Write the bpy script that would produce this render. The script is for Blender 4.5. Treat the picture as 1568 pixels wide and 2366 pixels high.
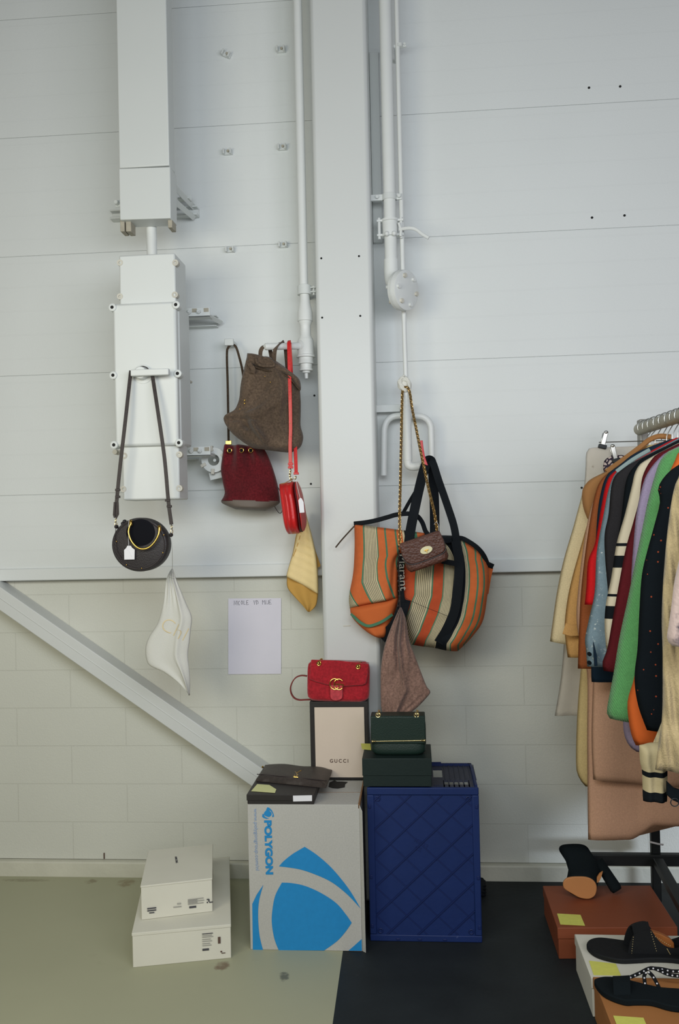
import bpy, bmesh, math, random
from mathutils import Vector, Matrix
PI = math.pi
V = Vector
sc = bpy.context.scene
COL = sc.collection
for o in list(bpy.data.objects):
    bpy.data.objects.remove(o)

# ---------------------------------------------------------------- camera, world, lights, exposure
CAMZ, CAMD, FPX = 1.3538, 3.45, 2100.0
YAW, PIT, ROL = .0827, .012, -.0222
fw = V((-math.sin(YAW)*math.cos(PIT), math.cos(YAW)*math.cos(PIT), math.sin(PIT)))
rt0 = V((math.cos(YAW), math.sin(YAW), 0)); up0 = rt0.cross(fw)
RT = rt0*math.cos(ROL)+up0*math.sin(ROL); UP = -rt0*math.sin(ROL)+up0*math.cos(ROL)
CAM = V((0, -CAMD, CAMZ))
cd = bpy.data.cameras.new('camera'); cam = bpy.data.objects.new('camera', cd); COL.objects.link(cam)
cam.matrix_world = Matrix(((RT.x, UP.x, -fw.x, CAM.x), (RT.y, UP.y, -fw.y, CAM.y), (RT.z, UP.z, -fw.z, CAM.z), (0, 0, 0, 1)))
cd.sensor_fit = 'VERTICAL'; cd.sensor_height = 36; cd.lens = 36*FPX/2366
cd.clip_start = .05
sc.camera = cam
sc.view_settings.view_transform = 'Standard'; sc.view_settings.look = 'None'
sc.view_settings.gamma = 1; sc.view_settings.use_curve_mapping = False
sc.view_settings.exposure = 0.0
wd = bpy.data.worlds.new('world'); sc.world = wd; wd.use_nodes = True
bg = wd.node_tree.nodes['Background']; bg.inputs[0].default_value = (.86, .93, .98, 1); bg.inputs[1].default_value = .10
def area(name, loc, aim, sx, sy, power, col):
    l = bpy.data.lights.new(name, 'AREA'); l.shape = 'RECTANGLE'; l.size = sx; l.size_y = sy; l.energy = power; l.color = col
    o = bpy.data.objects.new(name, l); COL.objects.link(o); o.location = loc
    o.rotation_euler = (V(aim)-V(loc)).to_track_quat('-Z', 'Y').to_euler(); return o
area('window_light_right', (2.1, -3.5, 2.05), (.45, 0, 1.5), 1.3, 1.3, 32, (.95, .93, 1.0))
area('wall_fill_light', (-.1, -2.8, 2.12), (0, 0, 1.5), 1.7, .6, 28, (.92, 1.0, 1.06))  # unseen fill panel added above the view to brighten the mid wall
area('room_light', (.6, -3.9, 1.75), (.35, 0, 1.35), 2.0, 1.2, 15, (1.0, 1.0, .98))
area('warm_room_light', (-1.7, -2.9, 1.8), (-1.0, 0, 1.35), 1.2, .9, 27, (1.0, .93, .74))
sl = bpy.data.lights.new('low_daylight', 'SPOT'); sl.energy = 250; sl.color = (.72, .82, 1.0); sl.spot_size = .21; sl.spot_blend = .45; sl.shadow_soft_size = .06
so_ = bpy.data.objects.new('low_daylight', sl); COL.objects.link(so_); so_.location = (3.1, -1.55, .42); so_.rotation_euler = (V((.98, 0, .12))-so_.location).to_track_quat('-Z', 'Y').to_euler()

# ---------------------------------------------------------------- helpers
def at(px, py, Y):
    d = fw*FPX + RT*(px-784) - UP*(py-1183)
    return CAM + d*((Y+CAMD)/d.y)
def atz(px, py, z):
    d = fw*FPX + RT*(px-784) - UP*(py-1183)
    return CAM + d*((z-CAMZ)/d.z)
def lin(h):
    if isinstance(h, str):
        h = [int(h[i:i+2], 16)/255 for i in (0, 2, 4)]
    return tuple((c/12.92 if c <= .04045 else ((c+.055)/1.055)**2.4) for c in h)+(1,)
MATS = {}
def mat(name, col, rough=.6, metal=0, var=.08, vs=18, bump=.12, bs=90, spec=.4, sheen=0, coat=0):
    m = bpy.data.materials.new(name); m.use_nodes = True; nt = m.node_tree; b = nt.nodes['Principled BSDF']
    N = nt.nodes.new; L = nt.links.new
    tc = N('ShaderNodeTexCoord'); nz = N('ShaderNodeTexNoise'); nz.inputs['Scale'].default_value = vs; nz.inputs['Detail'].default_value = 5
    L(tc.outputs['Object'], nz.inputs['Vector'])
    c = lin(col)
    mx = N('ShaderNodeMix'); mx.data_type = 'RGBA'
    mx.inputs[6].default_value = tuple(max(0, x*(1-var*1.6)) for x in c[:3])+(1,)
    mx.inputs[7].default_value = tuple(min(1, x*(1+var)) for x in c[:3])+(1,)
    L(nz.outputs['Fac'], mx.inputs[0]); L(mx.outputs[2], b.inputs['Base Color'])
    b.inputs['Roughness'].default_value = rough; b.inputs['Metallic'].default_value = metal
    b.inputs['Specular IOR Level'].default_value = spec
    if sheen: b.inputs['Sheen Weight'].default_value = sheen
    if coat: b.inputs['Coat Weight'].default_value = coat; b.inputs['Coat Roughness'].default_value = .15
    if bump:
        n2 = N('ShaderNodeTexNoise'); n2.inputs['Scale'].default_value = bs; n2.inputs['Detail'].default_value = 3
        bp = N('ShaderNodeBump'); bp.inputs['Strength'].default_value = bump; bp.inputs['Distance'].default_value = .004
        L(tc.outputs['Object'], n2.inputs['Vector']); L(n2.outputs['Fac'], bp.inputs['Height']); L(bp.outputs[0], b.inputs['Normal'])
    MATS[name] = m; return m
def nodes_of(m):
    nt = m.node_tree
    return nt, nt.nodes.new, nt.links.new, nt.nodes['Principled BSDF']
def mixin(m, fac_socket, col):
    """lay another colour over the base colour where fac is 1"""
    nt, N, L, b = nodes_of(m)
    src = b.inputs['Base Color'].links[0].from_socket
    mx = N('ShaderNodeMix'); mx.data_type = 'RGBA'; mx.inputs[7].default_value = lin(col)
    L(src, mx.inputs[6]); L(fac_socket, mx.inputs[0]); L(mx.outputs[2], b.inputs['Base Color'])
def grain(name, scale, lo, hi, detail=4):
    """fine woven or napped mottling, multiplied onto the colour"""
    m = MATS[name]; nt, N, L, b = nodes_of(m); src = b.inputs['Base Color'].links[0].from_socket
    tc = N('ShaderNodeTexCoord'); nz = N('ShaderNodeTexNoise'); nz.inputs['Scale'].default_value = scale; nz.inputs['Detail'].default_value = detail; L(tc.outputs['Object'], nz.inputs['Vector'])
    mr = N('ShaderNodeMapRange'); mr.inputs[1].default_value = .3; mr.inputs[2].default_value = .7; mr.inputs[3].default_value = lo; mr.inputs[4].default_value = hi; L(nz.outputs['Fac'], mr.inputs[0])
    mx = N('ShaderNodeMix'); mx.data_type = 'RGBA'; mx.blend_type = 'MULTIPLY'; mx.inputs[0].default_value = 1; L(src, mx.inputs[6]); L(mr.outputs[0], mx.inputs[7]); L(mx.outputs[2], b.inputs['Base Color'])
def snap(g, target, lift=.0008):
    """lay flat lettering onto the curved face of a cloth"""
    from mathutils.bvhtree import BVHTree
    t = BVHTree.FromPolygons([tuple(p) for p in target.v], target.f); y0 = max(p.y for p in g.v)
    for i, p in enumerate(g.v):
        h = t.ray_cast(V((p.x, p.y-.3, p.z)), V((0, 1, 0)))
        if h[0] is not None: g.v[i] = V((p.x, h[0].y-lift-(.0006 if p.y < y0-1e-5 else 0), p.z))
    return g
def mth(m, op, a, b_=None, c=None):
    nt = m.node_tree; n = nt.nodes.new('ShaderNodeMath'); n.operation = op
    for i, x in enumerate((a, b_, c)):
        if x is None: continue
        if isinstance(x, (int, float)): n.inputs[i].default_value = x
        else: nt.links.new(x, n.inputs[i])
    return n.outputs[0]
def uvxy(m):
    nt = m.node_tree; u = nt.nodes.new('ShaderNodeUVMap'); s = nt.nodes.new('ShaderNodeSeparateXYZ'); nt.links.new(u.outputs[0], s.inputs[0])
    return s.outputs[0], s.outputs[1]
def objxyz(m):
    nt = m.node_tree; u = nt.nodes.new('ShaderNodeTexCoord'); s = nt.nodes.new('ShaderNodeSeparateXYZ'); nt.links.new(u.outputs['Object'], s.inputs[0])
    return s.outputs
def lp(a, b, t): return a+(b-a)*t
def cr(pts, n=6, closed=False):
    """Catmull-Rom through points"""
    P = [V(p) for p in pts]; out = []; m = len(P)
    rng = range(m if closed else m-1)
    for i in rng:
        g = (lambda k: P[k % m]) if closed else (lambda k: P[min(max(k, 0), m-1)])
        a, b, c, d = g(i-1), g(i), g(i+1), g(i+2)
        for j in range(n):
            t = j/n
            out.append(.5*((2*b)+(c-a)*t+(2*a-5*b+4*c-d)*t*t+(3*b-a-3*c+d)*t**3))
    if not closed: out.append(P[-1].copy())
    return out
def resample(pts, n):
    P = [V(p) for p in pts]; L = [0]
    for i in range(1, len(P)): L.append(L[-1]+(P[i]-P[i-1]).length)
    T = L[-1] or 1; out = []; k = 0
    for i in range(n):
        s = T*i/(n-1)
        while k < len(P)-2 and L[k+1] < s: k += 1
        d = L[k+1]-L[k]
        out.append(P[k].lerp(P[k+1], (s-L[k])/d if d > 1e-9 else 0))
    return out
class G:
    def __init__(s): s.v = []; s.f = []; s.uv = {}; s.mi = []; s.cur = 0
    def add(s, vs, fs, uvs=None):
        b = len(s.v); s.v += [V(p) for p in vs]
        for f in fs: s.f.append([b+i for i in f]); s.mi.append(s.cur)
        if uvs:
            for i, u in enumerate(uvs): s.uv[b+i] = u
        return s
    def hexa(s, q, z0, z1):
        """q: four ground corners (x, y) counter-clockwise"""
        vs = [V((p[0], p[1], z0)) for p in q]+[V((p[0], p[1], z1)) for p in q]
        return s.add(vs, [(3, 2, 1, 0), (4, 5, 6, 7), (0, 1, 5, 4), (1, 2, 6, 5), (2, 3, 7, 6), (3, 0, 4, 7)])
    def box(s, x0, x1, y0, y1, z0, z1): return s.hexa([(x0, y0), (x1, y0), (x1, y1), (x0, y1)], z0, z1)
    def obox(s, c, ax, ay, az):
        """oriented box: centre and three half-axis vectors"""
        c, ax, ay, az = V(c), V(ax), V(ay), V(az)
        vs = [c+ax*i+ay*j+az*k for k in (-1, 1) for i, j in ((-1, -1), (1, -1), (1, 1), (-1, 1))]
        return s.add(vs, [(3, 2, 1, 0), (4, 5, 6, 7), (0, 1, 5, 4), (1, 2, 6, 5), (2, 3, 7, 6), (3, 0, 4, 7)])
    def prism(s, pts, off):
        """pts: planar outline in space, extruded by vector off"""
        n = len(pts); off = V(off); vs = [V(p) for p in pts]+[V(p)+off for p in pts]
        return s.add(vs, [list(range(n))[::-1], list(range(n, 2*n))]+[(i, (i+1) % n, n+(i+1) % n, n+i) for i in range(n)])
    def sweep(s, pts, sec, ref=None, caps=True, closed=False, scale=None):
        P = [V(p) for p in pts]; n = len(P); k = len(sec); vs = []; prev = None
        for i in range(n):
            a = P[(i-1) % n] if (closed or i > 0) else P[i]; b = P[(i+1) % n] if (closed or i < n-1) else P[i]
            t = (b-a); t = t.normalized() if t.length > 1e-9 else V((0, 0, 1))
            if ref is not None:
                r = V(ref[i]) if isinstance(ref, list) else V(ref)
                bb = t.cross(r)
                if bb.length < 1e-4: bb = prev if prev else t.orthogonal()
                bb.normalize()
            else:
                if prev is None: bb = t.orthogonal().normalized()
                else:
                    bb = prev-t*prev.dot(t)
                    bb = bb.normalized() if bb.length > 1e-6 else t.orthogonal().normalized()
            prev = bb; nn = bb.cross(t).normalized(); sc_ = scale(i/(n-1)) if scale else 1
            for (x, y) in sec: vs.append(P[i]+bb*x*sc_+nn*y*sc_)
        fs = []
        m = n if closed else n-1
        for i in range(m):
            for j in range(k):
                a, b = i*k+j, i*k+(j+1) % k; c, d = ((i+1) % n)*k+(j+1) % k, ((i+1) % n)*k+j
                fs.append((a, b, c, d))
        if caps and not closed: fs += [list(range(k))[::-1], list(range((n-1)*k, n*k))]
        return s.add(vs, fs)
    def tube(s, pts, r, k=12, **kw):
        return s.sweep(pts, [(r*math.cos(2*PI*i/k), r*math.sin(2*PI*i/k)) for i in range(k)], **kw)
    def strap(s, pts, w, t, ref=(0, 1, 0), **kw):
        w /= 2; t /= 2; e = min(w, t)*.5
        return s.sweep(pts, [(-w, -t+e), (-w+e, -t), (w-e, -t), (w, -t+e), (w, t-e), (w-e, t), (-w+e, t), (-w, t-e)], ref=ref, **kw)
    def cyl(s, a, b, r, r2=None, k=20):
        a, b = V(a), V(b); r2 = r if r2 is None else r2; t = (b-a).normalized(); u = t.orthogonal().normalized(); w = t.cross(u)
        vs = [c+(u*math.cos(2*PI*i/k)+w*math.sin(2*PI*i/k))*q for c, q in ((a, r), (b, r2)) for i in range(k)]
        return s.add(vs, [list(range(k))[::-1], list(range(k, 2*k))]+[(i, (i+1) % k, k+(i+1) % k, k+i) for i in range(k)])
    def lathe(s, base, axis, prof, k=24):
        """prof: (distance along axis, radius)"""
        base, t = V(base), V(axis).normalized(); u = t.orthogonal().normalized(); w = t.cross(u); vs = []
        for d, r in prof: vs += [base+t*d+(u*math.cos(2*PI*i/k)+w*math.sin(2*PI*i/k))*max(r, 1e-5) for i in range(k)]
        fs = [(i*k+j, i*k+(j+1) % k, (i+1)*k+(j+1) % k, (i+1)*k+j) for i in range(len(prof)-1) for j in range(k)]
        return s.add(vs, fs+[list(range(k))[::-1], list(range((len(prof)-1)*k, len(prof)*k))])
    def ball(s, c, r, k=12):
        prof = [(-math.cos(PI*i/8), math.sin(PI*i/8)) for i in range(9)]
        rr = r if isinstance(r, (tuple, list)) else (r, r, r); b = len(s.v)
        s.lathe((0, 0, 0), (0, 0, 1), prof, k)
        for i in range(b, len(s.v)): q = s.v[i]; s.v[i] = V(c)+V((q.x*rr[0], q.y*rr[1], q.z*rr[2]))
        return s
    def ring(s, c, nrm, R, r, k=24, j=8, a0=0, a1=2*PI, u=None, ry=None):
        nrm = V(nrm).normalized(); u = V(u).normalized() if u else nrm.orthogonal().normalized(); w = nrm.cross(u); ry = ry or R
        full = abs(a1-a0-2*PI) < 1e-6; n = k if full else k+1
        pts = [V(c)+u*math.cos(a0+(a1-a0)*i/k)*R+w*math.sin(a0+(a1-a0)*i/k)*ry for i in range(n)]
        return s.tube(pts, r, j, closed=full)
    def chain(s, pts, link, wire, k=8):
        L = sum((V(pts[i+1])-V(pts[i])).length for i in range(len(pts)-1)); n = max(2, int(L/(link*.72))); P = resample(pts, n)
        for i in range(n-1):
            t = (P[i+1]-P[i]).normalized(); sd = t.cross(V((0, 1, 0))).normalized() if abs(t.y) < .95 else V((1, 0, 0)); fr = t.cross(sd)
            nrm = (sd+fr).normalized() if i % 2 else (sd-fr).normalized()
            s.ring((P[i]+P[i+1])/2, nrm, link*.62, wire, k=10, j=5, u=t, ry=link*.38)
        return s
ORG = {}
def _finish(me, g, smooth, uvm):
    me.from_pydata([tuple(p) for p in g.v], [], g.f); me.update()
    if g.uv:
        ul = me.uv_layers.new(name='UVMap')
        for l in me.loops: ul.data[l.index].uv = g.uv.get(l.vertex_index, (0, 0))
    for p, mi in zip(me.polygons, g.mi): p.material_index = mi; p.use_smooth = smooth
    bm = bmesh.new(); bm.from_mesh(me); bmesh.ops.recalc_face_normals(bm, faces=bm.faces); bm.to_mesh(me); bm.free()
def _mk(name, g, m, origin, smooth, bevel, subd, autos):
    g2 = G(); g2.v = [p-origin for p in g.v]; g2.f = g.f; g2.uv = g.uv; g2.mi = g.mi
    me = bpy.data.meshes.new(name); _finish(me, g2, smooth, None)
    for x in (m if isinstance(m, (list, tuple)) else [m]): me.materials.append(MATS[x] if isinstance(x, str) else x)
    o = bpy.data.objects.new(name, me); COL.objects.link(o)
    if bevel:
        b = o.modifiers.new('bevel', 'BEVEL'); b.width = bevel; b.segments = 2; b.limit_method = 'ANGLE'; b.angle_limit = .6
    if subd:
        b = o.modifiers.new('subd', 'SUBSURF'); b.levels = subd; b.render_levels = subd
    if autos:
        for p in me.polygons: p.use_smooth = True
        me.set_sharp_from_angle(angle=autos)
    return o
SPLIT = {'hanger_bracket', 'slot', 'side_tab', 'gold_fittings', 'chain_ring', 'eyelet', 'eyelet_hole', 'stud', 'rivet', 'strap_keeper', 'snap_hook', 'ring_mount', 'foot', 'lug', 'button', 'chain', 'closing_tab', 'wall_bracket', 'printed_label', 'strut'}
def pieces(g, tol=.0012):
    """split a shape into its separate pieces; pieces that touch stay together"""
    p = list(range(len(g.v)))
    def fd(a):
        while p[a] != a: p[a] = p[p[a]]; a = p[a]
        return a
    for f in g.f:
        for k in f[1:]: p[fd(k)] = fd(f[0])
    cl = {}
    for k in range(len(g.v)): cl.setdefault(fd(k), []).append(k)
    bx = [[c, [min(g.v[k][a] for k in c)-tol for a in range(3)], [max(g.v[k][a] for k in c)+tol for a in range(3)]] for c in cl.values()]
    ch = True
    while ch:
        ch = False
        for a in range(len(bx)):
            for b in range(a+1, len(bx)):
                if all(bx[a][1][t] <= bx[b][2][t] and bx[b][1][t] <= bx[a][2][t] for t in range(3)):
                    A_, B_ = bx[a], bx.pop(b); A_[0] = A_[0]+B_[0]; A_[1] = [min(x, y) for x, y in zip(A_[1], B_[1])]; A_[2] = [max(x, y) for x, y in zip(A_[2], B_[2])]; ch = True; break
            if ch: break
    out = []
    for c, _, _ in bx:
        mp = {k: i for i, k in enumerate(c)}; q = G(); q.v = [g.v[k] for k in c]
        for f, mi in zip(g.f, g.mi):
            if f[0] in mp: q.f.append([mp[k] for k in f]); q.mi.append(mi)
        q.uv = {mp[k]: u for k, u in g.uv.items() if k in mp}; out.append(q)
    return out
def tag(o, label, cat, group=None, kind=None):
    if label: o['label'] = label
    if cat: o['category'] = cat
    if group: o['group'] = group
    if kind: o['kind'] = kind
    return o
def thing(name, label, cat, loc, group=None):
    o = bpy.data.objects.new(name, None); COL.objects.link(o); o.location = loc; o.empty_display_size = .05
    ORG[o.name] = V(loc); return tag(o, label, cat, group)
def part(name, g, m, parent, smooth=False, bevel=0, subd=0, label=None, autos=.7, kind=None):
    if name in SPLIT:
        pcs = pieces(g)
        if len(pcs) > 1:
            outs = []
            for q in pcs:
                SPLIT.discard(name); outs.append(part(name, q, m, parent, smooth, bevel, subd, label, autos, kind)); SPLIT.add(name)
            return outs[0]
    org = ORG[parent.name]
    o = _mk(name, g, m, org, smooth, bevel, subd, 0 if smooth else autos); o.parent = parent; ORG[o.name] = org
    if label: o['label'] = label
    if kind: o['kind'] = kind
    return o
def single(name, g, m, label, cat, group=None, kind=None, smooth=False, bevel=0, subd=0, autos=.7):
    xs = [p.x for p in g.v]; ys = [p.y for p in g.v]; zs = [p.z for p in g.v]
    org = V(((min(xs)+max(xs))/2, (min(ys)+max(ys))/2, min(zs)))
    o = _mk(name, g, m, org, smooth, bevel, subd, 0 if smooth else autos); o.location = org; ORG[o.name] = org
    return tag(o, label, cat, group, kind)
def struct(name, g, m, label=None, **kw): return single(name, g, m, label, None, None, 'structure', **kw)
def dup(src, loc, label=None, group=None, rot=None):
    r = src.copy(); COL.objects.link(r); r.location = loc
    if rot: r.rotation_euler = rot
    if label: r['label'] = label
    if group: r['group'] = group
    for ch in list(src.children):
        c = ch.copy(); COL.objects.link(c); c.parent = r
        for gch in list(ch.children):
            d = gch.copy(); COL.objects.link(d); d.parent = c
    return r
def prof(u, p=2.0):
    return max(0.0, 1-abs(2*u-1)**p)**.5
def soft(left, right, Y, T, nv=40, nu=26, fold=None, depth=None, p=2.6, sL=None, sR=None, raw=False, back=1.0, vend=.12, smooth_in=True, yof=None, vend2=None, zoff=None):
    """padded cloth form: left and right pixel outlines (top to bottom) at depth Y, thickness T, folds pushed out of the plane.
    The outline stands at its own distance; the body bulges both ways from there."""
    if not raw:
        left = [at(x, y, Y) for x, y in left]; right = [at(x, y, Y) for x, y in right]
    Lc = resample(cr(left, 5) if smooth_in else left, nv); Rc = resample(cr(right, 5) if smooth_in else right, nv)
    g = G(); vs = []; uvs = []; vend2 = vend if vend2 is None else vend2
    def interp(tab, v):
        if not tab: return None
        for i in range(len(tab)-1):
            if v <= tab[i+1][0]:
                a, b = tab[i], tab[i+1]; return lp(a[1], b[1], (v-a[0])/max(1e-6, b[0]-a[0]))
        return tab[-1][1]
    for i in range(nv):
        v = i/(nv-1); a, b = Lc[i], Rc[i]
        ev = 1.0
        if vend and v < vend: ev = max(.05, 1-(1-v/vend)**2)**.5
        if vend2 and v > 1-vend2: ev = max(.05, 1-(1-(1-v)/vend2)**2)**.5
        dT = T*(depth(v) if depth else 1)
        l0 = interp(sL, v) if sL else 0.0; l1 = interp(sR, v) if sR else 1.0
        yo = yof(v) if yof else 0
        for side in (0, 1):
            rng = range(nu) if side == 0 else range(nu-2, 0, -1)
            for j in rng:
                u = j/(nu-1); q = a.lerp(b, u); pr = prof(u, p)*ev*dT
                fo = fold(u, v)*prof(u, 6) if fold else 0
                y = q.y+yo - pr - fo if side == 0 else q.y+yo + pr*back - fo*.6
                vs.append(V((q.x, y, q.z+(zoff(u, v) if zoff else 0)))); uvs.append((lp(l0, l1, u), v))
    k = 2*nu-2; fs = []
    for i in range(nv-1):
        for j in range(k): fs.append((i*k+j, i*k+(j+1) % k, (i+1)*k+(j+1) % k, (i+1)*k+j))
    fs += [list(range(k))[::-1], list(range((nv-1)*k, nv*k))]
    g.add(vs, fs, uvs); return g
def flat(pix, Y, t, n=0):
    """thin sheet (paper, print) parallel to the wall"""
    P = [at(x, y, Y) for x, y in pix]
    if n: P = cr(P, n, closed=True)
    return G().prism(P, (0, t, 0))
def text(s, size, mname, origin, right=(1, 0, 0), up=(0, 0, 1), ext=.0004, align='CENTER', width=None, font_off=0, spacing=1.0, shear=0):
    c = bpy.data.curves.new('lettering', 'FONT'); c.body = s; c.size = size; c.extrude = ext; c.align_x = align; c.align_y = 'CENTER'
    c.offset = font_off; c.space_character = spacing; c.shear = shear
    o = bpy.data.objects.new('tmp', c); COL.objects.link(o)
    dg = bpy.context.evaluated_depsgraph_get(); dg.update(); me = o.evaluated_get(dg).to_mesh()
    X = V(right).normalized(); Z = V(up).normalized(); N_ = X.cross(Z)
    w = max(v.co.x for v in me.vertices)-min(v.co.x for v in me.vertices)
    k = width/w if width else 1
    g = G(); g.add([V(origin)+X*v.co.x*k+Z*v.co.y+N_*v.co.z for v in me.vertices], [list(p.vertices) for p in me.polygons])
    o.evaluated_get(dg).to_mesh_clear(); bpy.data.objects.remove(o)
    return g
random.seed(7)
def nz1(x, s=0): return math.sin(x*1.7+s)*.5+math.sin(x*3.1+s*2.3)*.3+math.sin(x*6.3+s*1.1)*.2

# ---------------------------------------------------------------- materials
WHITE = 'DCDFDC'
m = mat('wall_paint', 'D8DCDB', .55, var=.03, vs=2.2, bump=.10, bs=160)
x = objxyz(m)
def ribs(m, period, strength, dist=.003, width=.035):
    """shallow horizontal ribs pressed into a sheet"""
    x = objxyz(m); nt, N, L, b = nodes_of(m)
    f = mth(m, 'FRACT', mth(m, 'DIVIDE', x[2], period)); d = mth(m, 'ABSOLUTE', mth(m, 'SUBTRACT', f, .5))
    mk = mth(m, 'MULTIPLY', mth(m, 'LESS_THAN', d, width/2), -1.0)
    bp = N('ShaderNodeBump'); bp.inputs['Strength'].default_value = strength; bp.inputs['Distance'].default_value = dist
    old = b.inputs['Normal'].links[0].from_socket
    L(old, bp.inputs['Normal']); L(mk, bp.inputs['Height']); L(bp.outputs[0], b.inputs['Normal'])
ribs(m, .0942, .5, .0016, .05)
m = mat('block_paint', 'CCCDC3', .6, var=.04, vs=3, bump=.25, bs=220)
nt, N, L, b = nodes_of(m)
tc = N('ShaderNodeTexCoord'); mp = N('ShaderNodeMapping'); mp.vector_type = 'POINT'; mp.inputs['Rotation'].default_value = (-PI/2, 0, 0)
L(tc.outputs['Object'], mp.inputs[0])
br = N('ShaderNodeTexBrick'); br.offset = .5; br.inputs['Scale'].default_value = 1.0; br.inputs['Brick Width'].default_value = .44; br.inputs['Row Height'].default_value = .1488
br.inputs['Mortar Size'].default_value = .0022; br.inputs['Mortar Smooth'].default_value = .4
L(mp.outputs[0], br.inputs['Vector'])
x = objxyz(m)
cb = N('ShaderNodeCombineXYZ'); L(mth(m, 'ADD', x[0], .045), cb.inputs[0]); L(mth(m, 'ADD', x[2], .1488*6-.2037+.0003), cb.inputs[1])
L(cb.outputs[0], br.inputs['Vector'])
bp = N('ShaderNodeBump'); bp.invert = True; bp.inputs['Strength'].default_value = .35; bp.inputs['Distance'].default_value = .003
L(b.inputs['Normal'].links[0].from_socket, bp.inputs['Normal']); L(br.outputs['Fac'], bp.inputs['Height']); L(bp.outputs[0], b.inputs['Normal'])
mixin(m, mth(m, 'MULTIPLY', br.outputs['Fac'], .16), '8F8D80')
m = mat('plinth_paint', 'C9C8B8', .6, var=.12, vs=9, bump=.3, bs=60)
m = mat('floor_paint', 'A7A78C', .5, var=.05, vs=2.5, bump=.08, bs=40, spec=.3)
# scuffs on the light floor
def blot(m, col, scale, thr, amount):
    nt, N, L, b = nodes_of(m); tc = N('ShaderNodeTexCoord'); nz = N('ShaderNodeTexNoise'); nz.inputs['Scale'].default_value = scale; nz.inputs['Detail'].default_value = 6
    L(tc.outputs['Object'], nz.inputs['Vector']); r = N('ShaderNodeValToRGB'); r.color_ramp.elements[0].position = thr; r.color_ramp.elements[1].position = thr+.08
    L(nz.outputs['Fac'], r.inputs[0]); mixin(m, mth(m, 'MULTIPLY', r.outputs[0], amount), col)
blot(m, '8E8A72', 5, .66, .35)
m = mat('floor_black', '23282A', .62, var=.3, vs=6, bump=.15, bs=50, spec=.25)
blot(m, '4A4C48', 22, .73, .5)
mat('white_metal', 'CFD3D1', .42, var=.02, vs=5, bump=.05, bs=120)
mat('white_column', 'CED1CF', .38, var=.02, vs=3, bump=.06, bs=90)
mat('white_plastic', 'D5D9D7', .45, var=.02, vs=6, bump=.03, bs=150)
mat('white_pipe', 'D8DBD9', .4, var=.03, vs=12, bump=.06, bs=60)
mat('tape', 'D6D6CE', .7, var=.08, vs=60, bump=.6, bs=120)
mat('dark_hole', '1B1B1A', .8, bump=0)
mat('dirty_white', 'CBC8BC', .7, var=.2, vs=30)
mat('worn_bracket', 'A8A292', .7, var=.2, vs=40)
mat('gold', 'D9B25E', .25, metal=1, var=.03, bump=0)
mat('pale_gold', 'E4CE94', .3, metal=1, var=.03, bump=0)
mat('steel', 'BFC0BC', .3, metal=1, var=.05, bump=0)
mat('red_plastic', 'D2454A', .45, bump=.05)
mat('paper', 'D8D6E2', .7, var=.02, bump=.04)
mat('white_tag', 'E4E4E8', .6, var=.02, bump=0)
mat('ink', '4A4A4E', .7, bump=0)
mat('ink_brown', '5E4A40', .7, bump=0)
mat('sticky', 'D8D868', .7, var=.08, vs=60, bump=.05)
mat('sticky_pale', 'D9DCA0', .7, var=.05, vs=60, bump=.05)

# ---------------------------------------------------------------- the room
g = G()
zs = [1.155, 1.49, 1.96, 2.43, 2.90, 3.37, 3.84]
for i in range(len(zs)-1): g.box(-3.2, 3.0, 0, .05, zs[i]+.0009, zs[i+1]-.0009)
g.box(-3.2, 3.0, .0045, .06, 1.155, 3.84)
struct('wall_back', g, 'wall_paint', bevel=.0012)
# object-space ribs and block courses need the world origin
def rezero(o):
    d = o.location.copy()
    for v in o.data.vertices: v.co += d
    o.location = (0, 0, 0); return o
rezero(bpy.data.objects['wall_back'])
o = struct('wall_back_lower', G().box(-3.2, 3.0, .03, .09, .06, 1.16), 'block_paint'); rezero(o)
o.name = 'wall_back.001'
g = G(); g.box(-3.2, 3.0, -.012, .03, 1.155, 1.203)
struct('trim_1', g, 'wall_paint', bevel=.004)
g = G(); g.box(-3.2, 3.0, .002, .09, -.02, .0575)
struct('trim_2', g, 'plinth_paint', bevel=.006)
# floor: light paint on the left, black on the right of a straight edge
a = atz(792, 2196, 0); b_ = atz(768, 2366, 0); dx = (b_.x-a.x)/(b_.y-a.y); xe = lambda y: a.x+(y-a.y)*dx
g = G(); g.hexa([(-3.2, -3.9), (xe(-3.9), -3.9), (xe(.01), .01), (-3.2, .01)], -.06, 0)
rezero(struct('floor', g, 'floor_paint'))
def spot(m, px, py, rx, ry, col, amt):
    """a worn stain with its own ragged outline, at a place on the floor"""
    m = MATS[m]; c = atz(px, py, 0); x = objxyz(m); nt, N, L, b = nodes_of(m)
    nz = N('ShaderNodeTexNoise'); nz.inputs['Scale'].default_value = 45; nz.inputs['Detail'].default_value = 5; tc = N('ShaderNodeTexCoord'); L(tc.outputs['Object'], nz.inputs['Vector'])
    d = mth(m, 'ADD', mth(m, 'POWER', mth(m, 'DIVIDE', mth(m, 'SUBTRACT', x[0], c.x), rx), 2), mth(m, 'POWER', mth(m, 'DIVIDE', mth(m, 'SUBTRACT', x[1], c.y), ry), 2))
    k = mth(m, 'SUBTRACT', mth(m, 'MULTIPLY', nz.outputs['Fac'], 2.0), d); r = N('ShaderNodeMapRange'); r.inputs[1].default_value = .25; r.inputs[2].default_value = .9; L(k, r.inputs[0])
    mixin(m, mth(m, 'MULTIPLY', r.outputs[0], amt), col)
spot('floor_paint', 292, 2040, .045, .05, '7A6748', .55)
spot('floor_paint', 212, 2036, .03, .03, '6E5C44', .5)
spot('floor_paint', 512, 2232, .030, .035, '6B5240', .75)
spot('floor_paint', 655, 2256, .020, .035, '4F5046', .75)
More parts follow.
